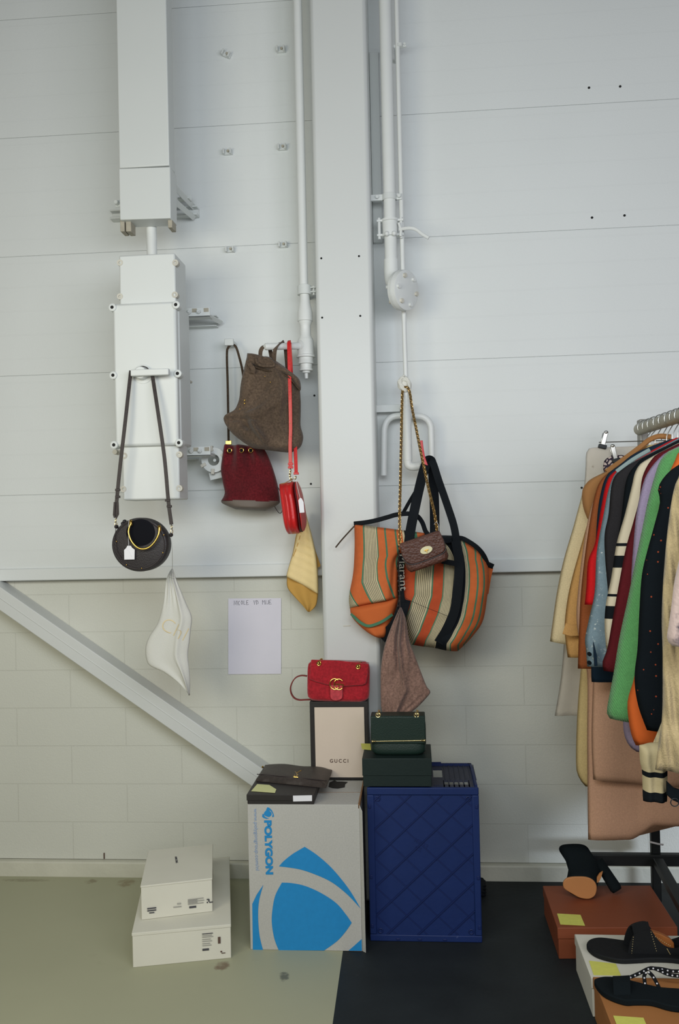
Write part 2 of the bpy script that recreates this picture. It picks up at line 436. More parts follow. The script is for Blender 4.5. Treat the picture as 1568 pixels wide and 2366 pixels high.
spot('floor_paint', 60, 2034, .12, .02, '7A745C', .5)
g = G(); g.hexa([(xe(-3.9), -3.9), (3.0, -3.9), (3.0, .01), (xe(.01), .01)], -.06, 0)
o = struct('floor_black_paint', g, 'floor_black'); o.name = 'floor.001'
# column
g = G(); g.box(-.3385, -.134, -.2, .03, 0, 3.84)
struct('trim_3', g, 'white_column', label='white painted steel column running up the wall', bevel=.014)
# diagonal brace
A = [at(-260, 1176, -.07), at(668, 1820, -.07), at(640, 1857, -.07), at(-260, 1230, -.07)]
A = [at(-220, 1204, -.07), at(690, 1835, -.07), at(690, 1893, -.07), at(-220, 1257, -.07)]
g = G(); g.prism(A, (0, .1, 0))
mid = [A[0].lerp(A[3], .42), A[1].lerp(A[2], .42), A[1].lerp(A[2], .50), A[0].lerp(A[3], .50)]
g.prism([p+V((0, -.0015, 0)) for p in mid], (0, .01, 0))
struct('trim_4', g, 'white_column', label='white painted diagonal brace across the lower wall', bevel=.008)

# ---------------------------------------------------------------- small wall fixings
def clip_geo(c):
    c = V(c); g = G()
    g.box(c.x-.017, c.x+.017, c.y-.010, c.y, c.z-.009, c.z+.009)
    g.box(c.x-.017, c.x-.011, c.y-.026, c.y-.008, c.z-.009, c.z+.011)
    g.box(c.x+.009, c.x+.015, c.y-.026, c.y-.008, c.z-.009, c.z+.011)
    return g
c0 = at(524, 129, 0)
t = thing('wall_clip', 'small white metal clip high on the wall, topmost beside the cable duct', 'clip', c0, 'small clips on the wall')
part('base', clip_geo(c0), 'white_metal', t, bevel=.0015)
part('screw', G().cyl(c0+V((.002, -.011, .003)), c0+V((.002, -.018, .003)), .0045, k=10), 'worn_bracket', t)
t.rotation_euler = (0, .45, 0)
for (px, py, lab) in ((527, 354, 'small white metal clip, middle one of the left clip column beside the duct'),
                      (533, 579, 'small white metal clip above the brown backpack, lowest of the left clip column'),
                      (650, 118, 'small white metal clip next to the left pipe, topmost'),
                      (653, 343, 'small white metal clip next to the left pipe, middle one'),
                      (655, 568, 'small white metal clip next to the left pipe, lowest')):
    dup(t, at(px, py, 0), lab, rot=(0, 0, 0))
c1 = at(538, 801, 0)
g = G(); g.box(c1.x-.017, c1.x+.017, -.07, 0, c1.z-.004, c1.z+.010); g.box(c1.x-.017, c1.x+.017, -.078, -.066, c1.z-.010, c1.z+.016)
single('wall_hook', g, 'white_metal', 'white metal wall hook holding the strap of the burgundy bucket bag', 'hook', bevel=.002)
def screw(px, py, Y, lab, r=.0036, grp=None):
    c = at(px, py, Y); g = G().lathe(c, (0, -1, 0), [(-.004, r*.6), (0, r), (.002, r), (.003, r*.5)], 12)
    return single('wall_screw', g, 'dark_hole', lab, 'screw', grp, smooth=False)
for px, py, s in ((742, 597, 'left of the upper pair'), (829, 592, 'right of the upper pair'), (744, 734, 'left of the lower pair'), (832, 730, 'right of the lower pair')):
    screw(px, py, -.2, 'tiny dark screw on the white column, '+s, grp='screws on the column')
for px, py, s in ((1360, 203, 'upper left'), (1432, 200, 'upper right'), (1367, 503, 'lower left'), (1442, 498, 'lower right')):
    screw(px, py, 0, 'tiny dark screw in the wall panels on the right, %s of the four' % s, .0045, 'screws in the right wall panels')
screw(726, 914, 0, 'tiny dark screw in the wall right of the brown backpack', .004)
screw(718, 1118, 0, 'tiny dark screw in the wall right of the red round bag', .004)
screw(1343, 1127, 0, 'tiny dark screw in the wall beside the camel coat', .004)
screw(1369, 1078, 0, 'tiny dark screw in the wall under the clip hanger', .004)
c = at(241, 1977, .03); single('wall_pin', G().box(c.x-.002, c.x+.002, c.y-.004, c.y+.001, c.z-.011, c.z+.011), 'ink_brown', 'small dark upright pin low on the wall above the skirting', 'pin')
g = G(); a = at(801, 1446, -.2); g.obox(a, (.013, 0, .0005), (0, .0015, 0), (0, 0, .0018)); 
single('wall_staple', g, 'dirty_white', 'small pale staple on the column above the red velvet bag', 'staple')

# ---------------------------------------------------------------- cable duct
YD = -.35
t = thing('cable_duct', 'wide white painted metal cable duct running down the upper wall', 'duct', at(333, 507, YD))
tl, trr = at(270, -60, YD), at(388, -60, YD); l1, r1 = at(275, 387, YD), at(391, 384, YD)
g = G(); g.box(l1.x, r1.x, YD, YD+.08, l1.z-.002, 3.84)
part('upper_cover', g, 'white_metal', t, bevel=.004)
bl, brr = at(277, 508, YD-.0015), at(394, 504, YD-.0015)
q = [at(274, 389, YD-.0015), at(393, 385, YD-.0015), brr, bl]
part('lower_cover', G().prism(q, (0, .086, 0)), 'white_metal', t, bevel=.003)
g = G()
for s0, s1 in ((279, 289), (292, 304), (389, 399)):
    a = at(s0, 504, YD+.03); b = at(s1, 504, YD+.03); zb = at(s0, 537, YD+.03).z if s0 != 389 else at(s0, 528, YD+.03).z
    g.box(a.x, b.x, YD+.02, YD+.075, zb, a.z)
part('hanger_bracket', g, 'worn_bracket', t, bevel=.002)
g = G(); a = at(349, 490, YD+.1); g.cyl((a.x, YD+.1, at(349, 600, YD+.1).z), (a.x, YD+.1, a.z+.1), .0185, k=24)
part('conduit', g, 'white_pipe', t)
g = G()
a, b = at(397, 425, YD+.08), at(448, 480, -.02)
for dz in (0, -.055): g.sweep([a+V((0, 0, dz)), b+V((0, 0, dz if dz == 0 else -.04))], [(-.010, -.003), (.010, -.003), (.010, .003), (-.010, .003)])
part('strut', g, 'white_metal', t, bevel=.0015); g = G()
b0 = at(404, 486, -.02); b1 = at(458, 498, -.02)
g.box(b0.x-.25, b1.x, -.045, -.001, b1.z-.004, b1.z+.004); g.box(b0.x-.25, b1.x, -.045, -.001, b1.z+.026, b1.z+.031); g.box(b0.x-.25, b1.x, -.012, -.001, b1.z, b1.z+.03)
part('wall_rail', g, 'white_metal', t, bevel=.0015); g = G()
c = at(425, 458, -.10); g.box(c.x-.02, c.x+.024, c.y-.02, c.y+.02, c.z-.008, c.z-.003); g.box(c.x-.02, c.x+.024, c.y+.016, c.y+.02, c.z-.008, c.z+.018)
g.cyl(c+V((-.012, -.01, .012)), c+V((-.012, .02, .012)), .007, k=8)
c = at(269, 468, YD+.08); g.cyl(c+V((0, -.01, 0)), c+V((0, .02, 0)), .008, k=8); g.box(c.x-.008, c.x+.05, c.y+.01, c.y+.016, c.z-.012, c.z+.012)
part('wall_bracket', g, 'white_metal', t, bevel=.0015)

# ---------------------------------------------------------------- switch enclosure
YB = -.40
t = thing('electrical_box', 'tall white plastic switch enclosure with a rotary handle below the duct', 'electrical box', at(335, 1155, YB))
def pbox(px0, py0, px1, py1, Y, d, g=None):
    a, b = at(px0, py0, Y), at(px1, py1, Y); g = g or G(); g.box(a.x, b.x, Y, Y+d, b.z, a.z); return g
part('upper_housing', pbox(274, 590, 406, 704, YB+.02, .15), 'white_plastic', t, bevel=.006)
part('lower_housing', pbox(281, 1020, 415, 1153, YB+.02, .12), 'white_plastic', t, bevel=.006)
part('body', pbox(268, 707, 419, 1026, YB+.03, .15), 'white_plastic', t, bevel=.008)
g = pbox(259, 702, 412, 1028, YB, .035); part('front_cover', g, 'white_plastic', t, bevel=.009)
part('cover_rim', pbox(263, 706, 418, 1032, YB+.036, .018), 'white_plastic', t, bevel=.006)
for px, py in ((259, 710), (406, 704), (261, 867), (410, 863), (263, 1028), (413, 1023)):
    c = at(px, py, YB-.004); g = G().lathe(c+V((0, .004, 0)), (0, -1, 0), [(-.03, .0135), (.004, .0135), (.006, .011), (.006, .006), (-.002, .006)], 18)
    s = part('cover_screw', g, 'white_plastic', t)
    part('screw_recess', G().cyl(c+V((0, .004, 0)), c+V((0, -.0015, 0)), .0058, k=14), 'dark_hole', s)
for px, py in ((405, 607), (404, 681), (277, 607), (277, 685), (414, 1050), (414, 1128), (285, 1130), (287, 1053)):
    c = at(px, py, YB+.02); part('corner_lug', G().lathe(c+V((0, .0, 0)), (0, -1, 0), [(-.02, .011), (.0015, .011), (.0015, .005), (-.003, .005)], 14), 'dirty_white', t)
c = at(330, 864, YB)
g = G().lathe(c+V((0, .002, 0)), (0, -1, 0), [(-.002, .034), (.004, .034), (.006, .0225), (.030, .0215), (.034, .019)], 32)
part('handle_base', g, 'white_plastic', t)
a, b = at(301, 862, YB-.052), at(389, 861, YB-.052)
g = G().hexa([(a.x, a.y), (b.x, b.y), (b.x, b.y+.022), (a.x, a.y+.022)], a.z-.010, a.z+.012)
part('rotary_handle', g, 'white_plastic', t, bevel=.003)
def strutpair(x0, x1, z, yb):
    g = G(); g.box(x0, x1, -.043, -.001, z-.021, z-.017); g.box(x0, x1, -.043, -.001, z+.017, z+.021); g.box(x0, x1, -.005, -.001, z-.02, z+.02); return g
for py, k in ((743, 0), (1049, 1)):
    z = at(470, py, -.03).z; x1 = at(501, py, -.03).x
    g = strutpair(-1.02, x1 if k == 0 else at(455, py, -.03).x, z, 0)
    part('mounting_rail', g, 'white_metal', t, bevel=.001)
    c0, c1 = at(432 if k == 0 else 437, py-20 if k == 0 else py-6, -.16), at(486 if k == 0 else 487, py-20 if k == 0 else py-6, -.16)
    g = G(); z = c0.z; g.box(c0.x-.03, c1.x, -.168, -.163, z-.018, z+.016); g.box(c0.x-.03, c1.x, -.168, -.12, z-.018, z-.014)
    g.sweep([V((c1.x-.012, -.14, z-.01)), V((c1.x+.012, -.03, z-.012))], [(-.008, -.003), (.008, -.003), (.008, .003), (-.008, .003)])
    for f in (.12, .52): cc = V((lp(c0.x, c1.x, f), -.168, z)); g.cyl(cc, cc+V((0, -.009, 0)), .0085, k=6); g.cyl(cc, cc+V((0, -.015, 0)), .0045, k=10)
    pt = part('mounting_plate', g, 'white_metal', t, bevel=.001)
    g = G()
    for f in (.34, .84): cc = V((lp(c0.x, c1.x, f), -.1686, z+.006)); g.box(cc.x-.009, cc.x+.009, cc.y-.0006, cc.y, cc.z-.007, cc.z+.007)
    part('slot', g, 'worn_bracket', pt)
a, b = at(423, 874, -.28), at(441, 883, -.18)
part('rod', G().tube([a, b], .0055), 'dirty_white', t)
a = at(269, 1045, -.2); g = G().cyl(a+V((0, -.02, 0)), a+V((0, .02, 0)), .009, k=8); g.box(a.x-.01, a.x+.06, a.y, a.y+.006, a.z-.008, a.z+.008)
part('side_bracket', g, 'dirty_white', t)

# pipe clamp hanging beside the enclosure
c = at(494, 1063, -.10)
t = thing('pipe_clamp', 'empty round white pipe clamp on a bracket behind the burgundy bag', 'pipe clamp', c)
part('ring', G().sweep([c+V((math.cos(a_)*.034, 0, math.sin(a_)*.034)) for a_ in [2*PI*i/32 for i in range(32)]], [(-.0125, -.004), (.0125, -.004), (.0125, .004), (-.0125, .004)], ref=(0, 1, 0), closed=True), 'white_metal', t)
g = G()
for an in (100, 25, 205, 265): d = V((math.cos(math.radians(an)), 0, math.sin(math.radians(an)))); g.obox(c+d*.043, d*.010, V((0, .010, 0)), d.cross(V((0, 1, 0)))*.006)
part('lug', g, 'dirty_white', t, bevel=.001)
g = G(); g.obox(c+V((.006, .02, -.055)), V((.028, 0, .006)), V((0, .003, 0)), V((-.003, 0, .014))); g.cyl(c+V((0, .01, 0)), V((c.x, 0, c.z)), .006)
part('mounting_foot', g, 'white_metal', t, bevel=.001)

# ---------------------------------------------------------------- left drop pipe
YP = -.13
c = at(706, 800, YP); cx = c.x
t = thing('drop_pipe', 'white painted vertical pipe with a stepped valve end, left of the column', 'pipe', (cx, YP, at(706, 874, YP).z))
Z = lambda py: at(706, py, YP).z
part('pipe', G().cyl((cx-.003, YP, Z(672)), (cx-.003, YP, 3.84), .0168, k=24), 'white_pipe', t)
P = [(660, 26), (663, 26), (680, 25), (681, 18), (695, 20), (722, 27), (745, 29), (747, 26), (750, 24), (779, 23), (784, 34), (790, 33)]
part('reducer', G().lathe((cx, YP, 0), (0, 0, 1), [(Z(y), w/2/620) for y, w in reversed([(659, 27), (660, 30), (679, 30), (680, 22), (694, 24), (700, 25), (722, 34), (742, 35), (743, 31), (748, 29), (752, 25), (776, 25), (784, 34)])], 28), 'white_pipe', t)
part('valve_body', G().lathe((cx, YP, 0), (0, 0, 1), [(Z(y), w/2/620) for y, w in reversed([(782, 30), (786, 36), (820, 37), (822, 42), (826, 42), (827, 33), (836, 33), (838, 35), (841, 35), (842, 28), (852, 27), (853, 31), (857, 31), (858, 20), (862, 18), (863, 9), (875, 8)])], 28), 'white_pipe', t)
g = G(); z = Z(670); g.lathe((cx, YP, z), (0, 0, 1), [(-.018, .023), (-.018, .0265), (.014, .0265), (.014, .023)], 28); g.box(cx+.02, cx+.042, YP-.012, YP+.012, z-.012, z-.008); g.box(cx+.02, cx+.042, YP-.012, YP+.012, z+.004, z+.008); g.cyl((cx+.034, YP, z-.02), (cx+.034, YP, z+.014), .004)
g.box(cx-.006, cx+.006, YP, 0, z-.006, z+.006)
part('clamp', g, 'white_metal', t)
a = V((cx, YP, Z(799))); b = at(611, 801, -.245)
g = G().lathe(a, (b-a), [(0, .022), (.028, .021), (.032, .0125), ((b-a).length-.006, .0125), ((b-a).length, .009)], 22)
part('side_arm', g, 'white_pipe', t)

# ---------------------------------------------------------------- right riser
YR = -.13
c = at(900, 480, YR); cx = c.x; Z = lambda py: at(900, py, YR).z
t = thing('riser_pipe', 'thick white painted riser pipe with clamps and a bolted round flange, right of the column', 'pipe', (cx, YR, Z(715)))
part('pipe', G().cyl((cx, YR, Z(640)), (cx, YR, 3.84), .0225, k=28), 'white_pipe', t)
e = [V((cx, YR, Z(600))), V((cx, YR, Z(635))), V((cx+.006, YR-.012, Z(655))), V((cx+.028, YR-.035, Z(668)))]
part('elbow', G().tube(cr(e, 6), .026, 24), 'white_pipe', t)
fc = at(932, 671, YR-.045); nrm = V((.80, -.60, -.10)).normalized()
g = G().lathe(fc-nrm*.022, nrm, [(0, .045), (.004, .071), (.019, .073), (.0195, .0715), (.0215, .0715), (.022, .073), (.036, .071), (.038, .066)], 36)
part('flange', g, 'white_pipe', t)
for i in range(6):
    an = 2*PI*i/6+.3; u = nrm.orthogonal().normalized(); w = nrm.cross(u); c = fc+(u*math.cos(an)+w*math.sin(an))*.053
    part('bolt', G().cyl(c-nrm*.034, c+nrm*.024, .0085, k=6), 'dirty_white' if i % 2 else 'white_pipe', t)
g = G(); z = Z(456); g.lathe((cx, YR, z), (0, 0, 1), [(-.011, .0265), (.011, .0265)], 24); g.box(cx-.085, cx-.018, YR-.006, YR+.004, z-.011, z+.011); g.box(cx+.02, cx+.045, YR-.006, YR+.004, z-.011, z+.011)
for dx_ in (-.045, .035): g.cyl((cx+dx_, YR-.016, z), (cx+dx_, YR, z), .007, k=6)
g.box(cx-.085, cx-.075, YR, 0, z-.011, z+.011)
part('upper_clamp', g, 'white_metal', t, bevel=.001)
g = G(); z0, z1 = Z(548), Z(508)
g.lathe((cx, YR, z0), (0, 0, 1), [(0, .028), (0, .0325), (.008, .0325), (.009, .0285), (z1-z0-.009, .0285), (z1-z0-.008, .0325), (z1-z0, .0325), (z1-z0, .028)], 28)
for s in (-1, 1): g.box(cx+s*.036-.012, cx+s*.036+.012, YR-.014, YR+.014, z0+.002, z0+.009); g.box(cx+s*.036-.012, cx+s*.036+.012, YR-.014, YR+.014, z1-.009, z1-.002); g.cyl((cx+s*.040, YR-.006, z0-.008), (cx+s*.040, YR-.006, z1+.006), .0055, k=8)
for s in (-.012, .014): g.ball((cx+s, YR-.03, z0+.004), .009)
part('coupling', g, 'white_pipe', t)
g = G(); q = cr([at(922, 530, -.15), at(945, 527, -.165), at(960, 530, -.17), at(975, 541, -.175), at(990, 550, -.18)], 5)
g.strap(q, .009, .012, ref=(0, 0, 1)); g.tube([at(921, 515, -.15), at(926, 532, -.152), at(925, 546, -.15)], .005)
part('lever', g, 'white_pipe', t)

# ---------------------------------------------------------------- thin line with tap, U-tube
YT = -.12
t = thing('thin_pipe', 'thin white pipe beside the riser, ending in an elbow with a tap', 'pipe', at(938, 1078, YT))
c = at(929, 600, YT); c2 = at(939, 1000, YT)
g = G(); g.tube([V((c.x+.001, YT, 3.84)), V((c.x+.001, YT, at(929, 640, YT).z)), V((c2.x, YT, at(939, 760, YT).z)), V((c2.x+.002, YT, at(939, 880, YT).z))], .0085, 16)
part('pipe', g, 'white_pipe', t)
g = G(); g.tube([V((c2.x+.002, YT, at(939, 900, YT).z)), V((c2.x+.002, YT, at(939, 1064, YT).z))], .0165, 20)
part('lower_sleeve', g, 'white_pipe', t)
e = cr([V((c2.x+.002, YT, at(939, 1060, YT).z)), V((c2.x+.004, YT, at(939, 1074, YT).z)), V((c2.x+.022, YT-.004, at(939, 1079, YT).z)), V((c2.x+.052, YT-.012, at(939, 1077, YT).z))], 5)
g = G().tube(e, .0155, 18); g.lathe(e[-1], (1, -.2, 0), [(-.006, .0155), (-.004, .019), (.006, .019), (.008, .012), (.03, .011)], 18)
part('elbow', g, 'white_pipe', t)
g = G(); kc = at(934, 888, YT-.01)
for i in range(9):
    a0 = i*1.3; g.tube(cr([kc+V((math.cos(a0+k)*.018*(1+.2*math.sin(i*2+k)), math.sin(a0*1.7+k*1.2)*.014, math.sin(a0+k*.9)*.020+.006*math.sin(k*2+i))) for k in (0, 1.1, 2.2, 3.3, 4.4, 5.5)], 4, closed=True), .0055, 8, closed=True)
g.ball(kc, (.018, .014, .022)); g.tube([kc+V((-.01, 0, .01)), kc+V((-.002, -.008, .032)), kc+V((.01, -.006, .022))], .0035, 8)
part('tape_knot', g, 'tape', t)
q = [at(972, 1018, -.17), at(974, 1036, -.172), at(978, 1058, -.178), at(985, 1078, -.18)]
g = G().strap(cr(q, 5), .013, .006); part('tap_lever', g, 'red_plastic', t, bevel=.001, label='red tap lever')
g = G(); c = at(923, 112, -.10); g.box(c.x-.022, c.x+.024, -.12, -.112, c.z-.005, c.z+.003); g.lathe((c.x, YT, c.z), (0, 0, 1), [(-.006, .012), (.006, .012)], 16); g.box(c.x-.02, c.x-.014, -.118, -.001, c.z-.006, c.z+.006); g.cyl((c.x+.018, -.125, c.z+.004), (c.x+.018, -.112, c.z+.004), .005, k=6)
part('pipe_clip', g, 'white_metal', t)
YU = -.06
t = thing('bent_tube', 'white U-shaped tube bent over behind the gold bag chain', 'tube', at(940, 960, YU))
q = [at(886, 1099, YU), at(887, 1010, YU), at(889, 985, YU), at(899, 968, YU), at(918, 961, YU), at(962, 961, YU), at(983, 967, YU), at(994, 983, YU), at(996, 1010, YU), at(998, 1085, YU)]
part('tube', G().tube(cr(q, 6), .0118, 18), 'white_pipe', t)
g = G(); a, b = at(862, 937, -.04), at(948, 951, -.04); g.box(a.x, b.x, -.05, -.044, b.z, a.z); g.cyl((b.x-.035, -.062, (a.z+b.z)/2), (b.x-.035, -.05, (a.z+b.z)/2), .007, k=6); g.box(b.x-.04, b.x-.01, -.05, 0, b.z, b.z+.006); g.box(b.x-.03, b.x-.01, -.078, -.04, b.z-.014, b.z+.004)
part('support_plate', g, 'white_metal', t, bevel=.001)
# grey backing plate behind the riser
a, b = at(852, 122, -.02), at(884, 560, -.02)
single('backing_strip', G().box(a.x, b.x, -.025, .0, b.z, a.z), 'white_metal', 'narrow white strip on the wall between the column and the thick riser pipe', 'strip', bevel=.002)

# ================================================================ bags on the wall
mat('black_leather', '2C282A', .5, var=.12, vs=30, bump=.35, bs=260, spec=.4)
mat('black_velvet', '0C0D14', .85, var=.1, bump=.1, sheen=.1, spec=.15)
mat('black_strap', '2A2223', .5, var=.1, vs=50, bump=.2, spec=.4)
mat('burgundy_suede', '621A21', .9, var=.28, vs=14, bump=.25, bs=300, spec=.15, sheen=.15)
mat('taupe_leather', '6B625A', .6, var=.1, vs=30)
mat('brown_suede', '5E4F42', .92, var=.26, vs=11, bump=.35, bs=260, spec=.12, sheen=.15)
mat('brown_suede_dark', '4A3E33', .9, var=.2, vs=20, bump=.3, bs=260, spec=.12)
mat('red_leather', 'C92424', .38, var=.12, vs=18, bump=.2, bs=120, spec=.4, coat=.1)
mat('red_seam', '4E1B22', .6, bump=0)
mat('white_cotton', 'D2D2CB', .85, var=.03, vs=10, bump=.3, bs=400, spec=.1)
mat('yellow_cotton', 'ECD59E', .85, var=.05, vs=14, bump=.3, bs=300, spec=.1)
mat('yellow_lining', 'C59A52', .85, var=.08, vs=14, bump=.2, bs=300, spec=.1)
mat('mauve_suede', '8E7064', .9, var=.18, vs=9, bump=.3, bs=260, spec=.12, sheen=.2)
mat('print_cream', 'DCCBA2', .8, bump=0)
m = mat('ostrich', '563429', .5, var=.2, vs=20, bump=.2, bs=200, spec=.4)
nt, N, L, b = nodes_of(m); vo = N('ShaderNodeTexVoronoi'); vo.inputs['Scale'].default_value = 130; tc = N('ShaderNodeTexCoord'); L(tc.outputs['Object'], vo.inputs['Vector'])
bp = N('ShaderNodeBump'); bp.inputs['Strength'].default_value = .6; bp.inputs['Distance'].default_value = .003; bp.invert = True; L(vo.outputs['Distance'], bp.inputs['Height']); L(bp.outputs[0], b.inputs['Normal'])
mixin(m, mth(m, 'LESS_THAN', vo.outputs['Distance'], .22), '3A211A')

# ---- black round bag on the rotary handle
YK = -.44
t = thing('round_handbag', 'black round leather handbag with a gold ring handle hanging from the rotary handle', 'handbag', at(328, 1322, YK))
cen = at(327.5, 1258, YK); RX = .0965; RZ = .0905; ROLL = .12
def disc(cx_, cz, y0, y1, rx, rz, rnd, k=56, a_off=0.0):
    g = G(); rings = [(y0, -rnd*1.2), (y0-rnd*.15 if 0 else y0+rnd*.3, -rnd*.35), (y0+rnd, 0), (y1-rnd, 0), (y1-rnd*.3, -rnd*.35), (y1, -rnd*1.2)]
    vs = []
    for yy, dr in rings:
        for i in range(k):
            a_ = 2*PI*i/k; ex = (rx+dr)*math.cos(a_); ez = (rz+dr)*math.sin(a_)
            vs.append(V((cx_+ex, yy, cz+ez)))
    fs = [(i*k+j, i*k+(j+1) % k, (i+1)*k+(j+1) % k, (i+1)*k+j) for i in range(5) for j in range(k)]
    return g.add(vs, fs+[list(range(k))[::-1], list(range(5*k, 6*k))])
part('body', disc(cen.x, cen.z, YK-.032, YK+.032, RX, RZ, .012), 'black_leather', t)
# raised front: leather disc with a cut-out that shows the velvet top
ringc = at(334, 1222, YK-.04)
part('velvet_panel', disc(at(331, 1224, YK).x, at(331, 1230, YK).z, YK-.0355, YK-.02, .050, .046, .004), 'black_velvet', t, label='black velvet top panel')
P = [cen+V((math.cos(a_)*RX*.90, 0, math.sin(a_)*RZ*.90)) for a_ in [2*PI*i/60 for i in range(60)]]
g = G(); g.tube([p+V((0, -.0315, 0)) for p in P], .0016, 6, closed=True)
g.tube([at(x, y, YK-.034) for x, y in ((268, 1210), (266, 1240), (272, 1275), (281, 1290))], .0012, 6)
part('piping', g, 'black_strap', t)
rp = cr([at(303, 1208, YK-.046), at(299, 1217, YK-.05), at(297, 1231, YK-.052), at(303, 1249, YK-.054), at(315, 1263, YK-.055), at(329, 1268.5, YK-.055), at(345, 1264, YK-.054), at(358, 1251, YK-.052), at(366, 1235, YK-.05), at(368, 1219, YK-.046)], 6)
part('ring_handle', G().tube(rp, .0034, 12), 'gold', t)
g = G()
for px, py in ((302, 1207), (368, 1219)): c = at(px, py, YK-.044); g.lathe(c+V((0, 0, -.012)), (0, 0, 1), [(0, .0045), (.006, .0065), (.012, .0045), (.016, .006), (.02, .003)], 14)
part('ring_mount', g, 'gold', t)
g = G()
for px, py in ((269, 1251), (292, 1305), (327, 1313), (376, 1277), (378, 1236)):
    g.ball(at(px, py, YK-.034), (.0024, .002, .0024), 10)
part('stud', g, 'gold', t)
def smoothpix(pts, Y, n=5):
    return cr([at(p[0], p[1], p[2] if len(p) > 2 else Y) for p in pts], n)
ql = smoothpix([(266, 1196, YK), (276, 1090, YK), (288, 985, YK), (301, 868, -.425), (302.5, 860, -.422)], YK)
qr = smoothpix([(350.5, 858, -.422), (352, 868, -.425), (366, 960, YK), (380, 1060, YK), (389, 1160, YK), (396, 1212, YK)], YK)
hc = at(330, 864, -.42); qt = [hc+V((math.cos(a_)*.0245, -.002, math.sin(a_)*.0255)) for a_ in [math.radians(x) for x in range(190, -15, -8)]]
qt = [at(302.5, 866, -.422)]+qt[2:-2]+[at(350.5, 864, -.422)]
g = G().strap(ql, .0125, .003); g.strap(qr, .0125, .003); g.strap(qt, .011, .003, ref=[(p-hc) for p in qt])
g.strap([at(265, 1160, YK-.004), at(263, 1190, YK-.004), at(266, 1196, YK-.004)], .007, .003); g.strap([at(272, 1160, YK-.003), at(273, 1188, YK-.003), at(268, 1197, YK-.003)], .006, .003)
part('shoulder_strap', g, 'black_strap', t)
g = G()
for px, py in ((272, 1132), (272, 1148), (387, 1156), (391, 1170)): c = at(px, py, YK); g.box(c.x-.0085, c.x+.0085, c.y-.004, c.y+.004, c.z-.004, c.z+.004)
part('strap_keeper', g, 'black_strap', t, bevel=.001)
g = G()
for pts in (((268, 1198), (267, 1208), (268, 1216)), ((396, 1212), (397, 1224), (396, 1234))):
    g.chain([at(x, y, YK) for x, y in pts], .012, .0012)
part('snap_hook', g, 'pale_gold', t)
g = G(); 
for px, py in ((269, 1217), (395, 1236), (288, 1205), (284, 1210)): g.ball(at(px, py, YK-.006), (.007, .012, .007), 10)
part('side_tab', g, 'black_leather', t)
c = at(298, 1278, YK-.045)
tagp = [at(x, y, YK-.043) for x, y in ((287, 1293), (286.5, 1271), (291.5, 1266), (294, 1261), (302, 1261), (305, 1265.5), (311, 1270), (310.5, 1292.5))]
pt = part('price_tag', G().prism(tagp, (0, .001, 0)), 'white_tag', t, label='white paper price tag')
g = G().tube(smoothpix([(297.5, 1264), (296, 1230), (298, 1200)], YK-.044), .0007, 6)
g.tube(smoothpix([(294, 1270), (299, 1276), (303, 1284), (305, 1288)], YK-.0435), .0004, 5)
part('tag_string', g, 'white_tag', pt)

# ---- white dust bag hanging from the strap end
YW = -.30
t = thing('dust_bag', 'white cotton dust bag with pale lettering hanging under the black round bag', 'dust bag', at(400, 1605, YW))
Lw = [(397, 1314), (385, 1338), (377.5, 1389), (365, 1437.5), (344, 1472), (336, 1498), (339, 1527), (349, 1540), (380, 1554), (416, 1580.5), (437, 1605)]
Rw = [(398.5, 1314), (407, 1338), (416, 1360), (431, 1396), (443, 1425), (441, 1453), (438, 1481), (434, 1513), (437, 1545), (439, 1571), (438.5, 1606)]
for n_ in ('brown_suede', 'burgundy_suede', 'mauve_suede', 'brown_suede_dark'): grain(n_, 150, .68, 1.25); grain(n_, 9, .85, 1.12)
def fw_(u, v): return .004*math.sin(u*9+v*1.5)*min(1, v*3)+.007*math.exp(-((u-.80+.1*v)/.06)**2)*min(1, v*3)+.006*math.sin(u*26)*max(0, 1-v*3)
clg = soft(Lw, Rw, YW, .014, 50, 44, fold=fw_, vend=.08, vend2=.2); part('cloth', clg, 'white_cotton', t, smooth=True)
part('drawstring', G().tube(smoothpix([(396, 1236, YK+.01), (397.5, 1270, -.42), (397.5, 1316, YW), (390, 1330, YW-.016), (404, 1334, YW-.018), (398, 1316, YW)], YW), .0009, 6), 'white_cotton', t)
g = text('Chl', .072, None, at(400, 1456, YW-.027), right=(1, 0, -.52), up=(.52, 0, 1), ext=.0005, font_off=-.0016); snap(g, clg); part('lettering', g, 'print_cream', t, label='pale cream lettering')

# ---- burgundy bucket bag
YC = -.10
t = thing('bucket_bag', 'burgundy suede bucket bag with brass eyelets hanging from the wall hook', 'handbag', at(578, 1184, YC))
Lb = [(519, 1027), (514, 1054), (510, 1084.5), (514.5, 1115), (519, 1140), (511.5, 1157)]
Rb = [(606, 1030), (618, 1052), (629, 1078.5), (640, 1115), (645, 1143), (646.5, 1160)]
def fb(u, v):
    top = max(0, 1-v*1.9); return .026*math.sin(u*17+.8)*top+.006*math.sin(u*9-v*5)*(1-top)+.004*math.sin(v*14+u*5)*v
g = soft(Lb, Rb, YC, .062, 44, 60, fold=fb, vend=.05, vend2=0, depth=lambda v: .62+.38*v, p=2.2)
part('body', g, 'burgundy_suede', t, smooth=True)
g = soft([(511.5, 1155), (512, 1162), (528, 1170), (545, 1177)], [(646.5, 1158), (645, 1163), (632, 1172), (612, 1180)], YC, .062, 14, 50, vend=0, vend2=.5, p=2.2)
part('base', g, 'taupe_leather', t, smooth=True, label='grey-brown leather base')
g = G()
for px, py in ((530, 1041), (557.5, 1040.5), (579, 1040.5)): g.ring(at(px, py, YC-.055), (0, 1, 0), .0078, .0017, 20, 8)
part('eyelet', g, 'gold', t)
g = G()
for px, py in ((530, 1041), (557.5, 1040.5), (579, 1040.5)): c = at(px, py, YC-.0535); g.cyl(c, c+V((0, .01, 0)), .0065)
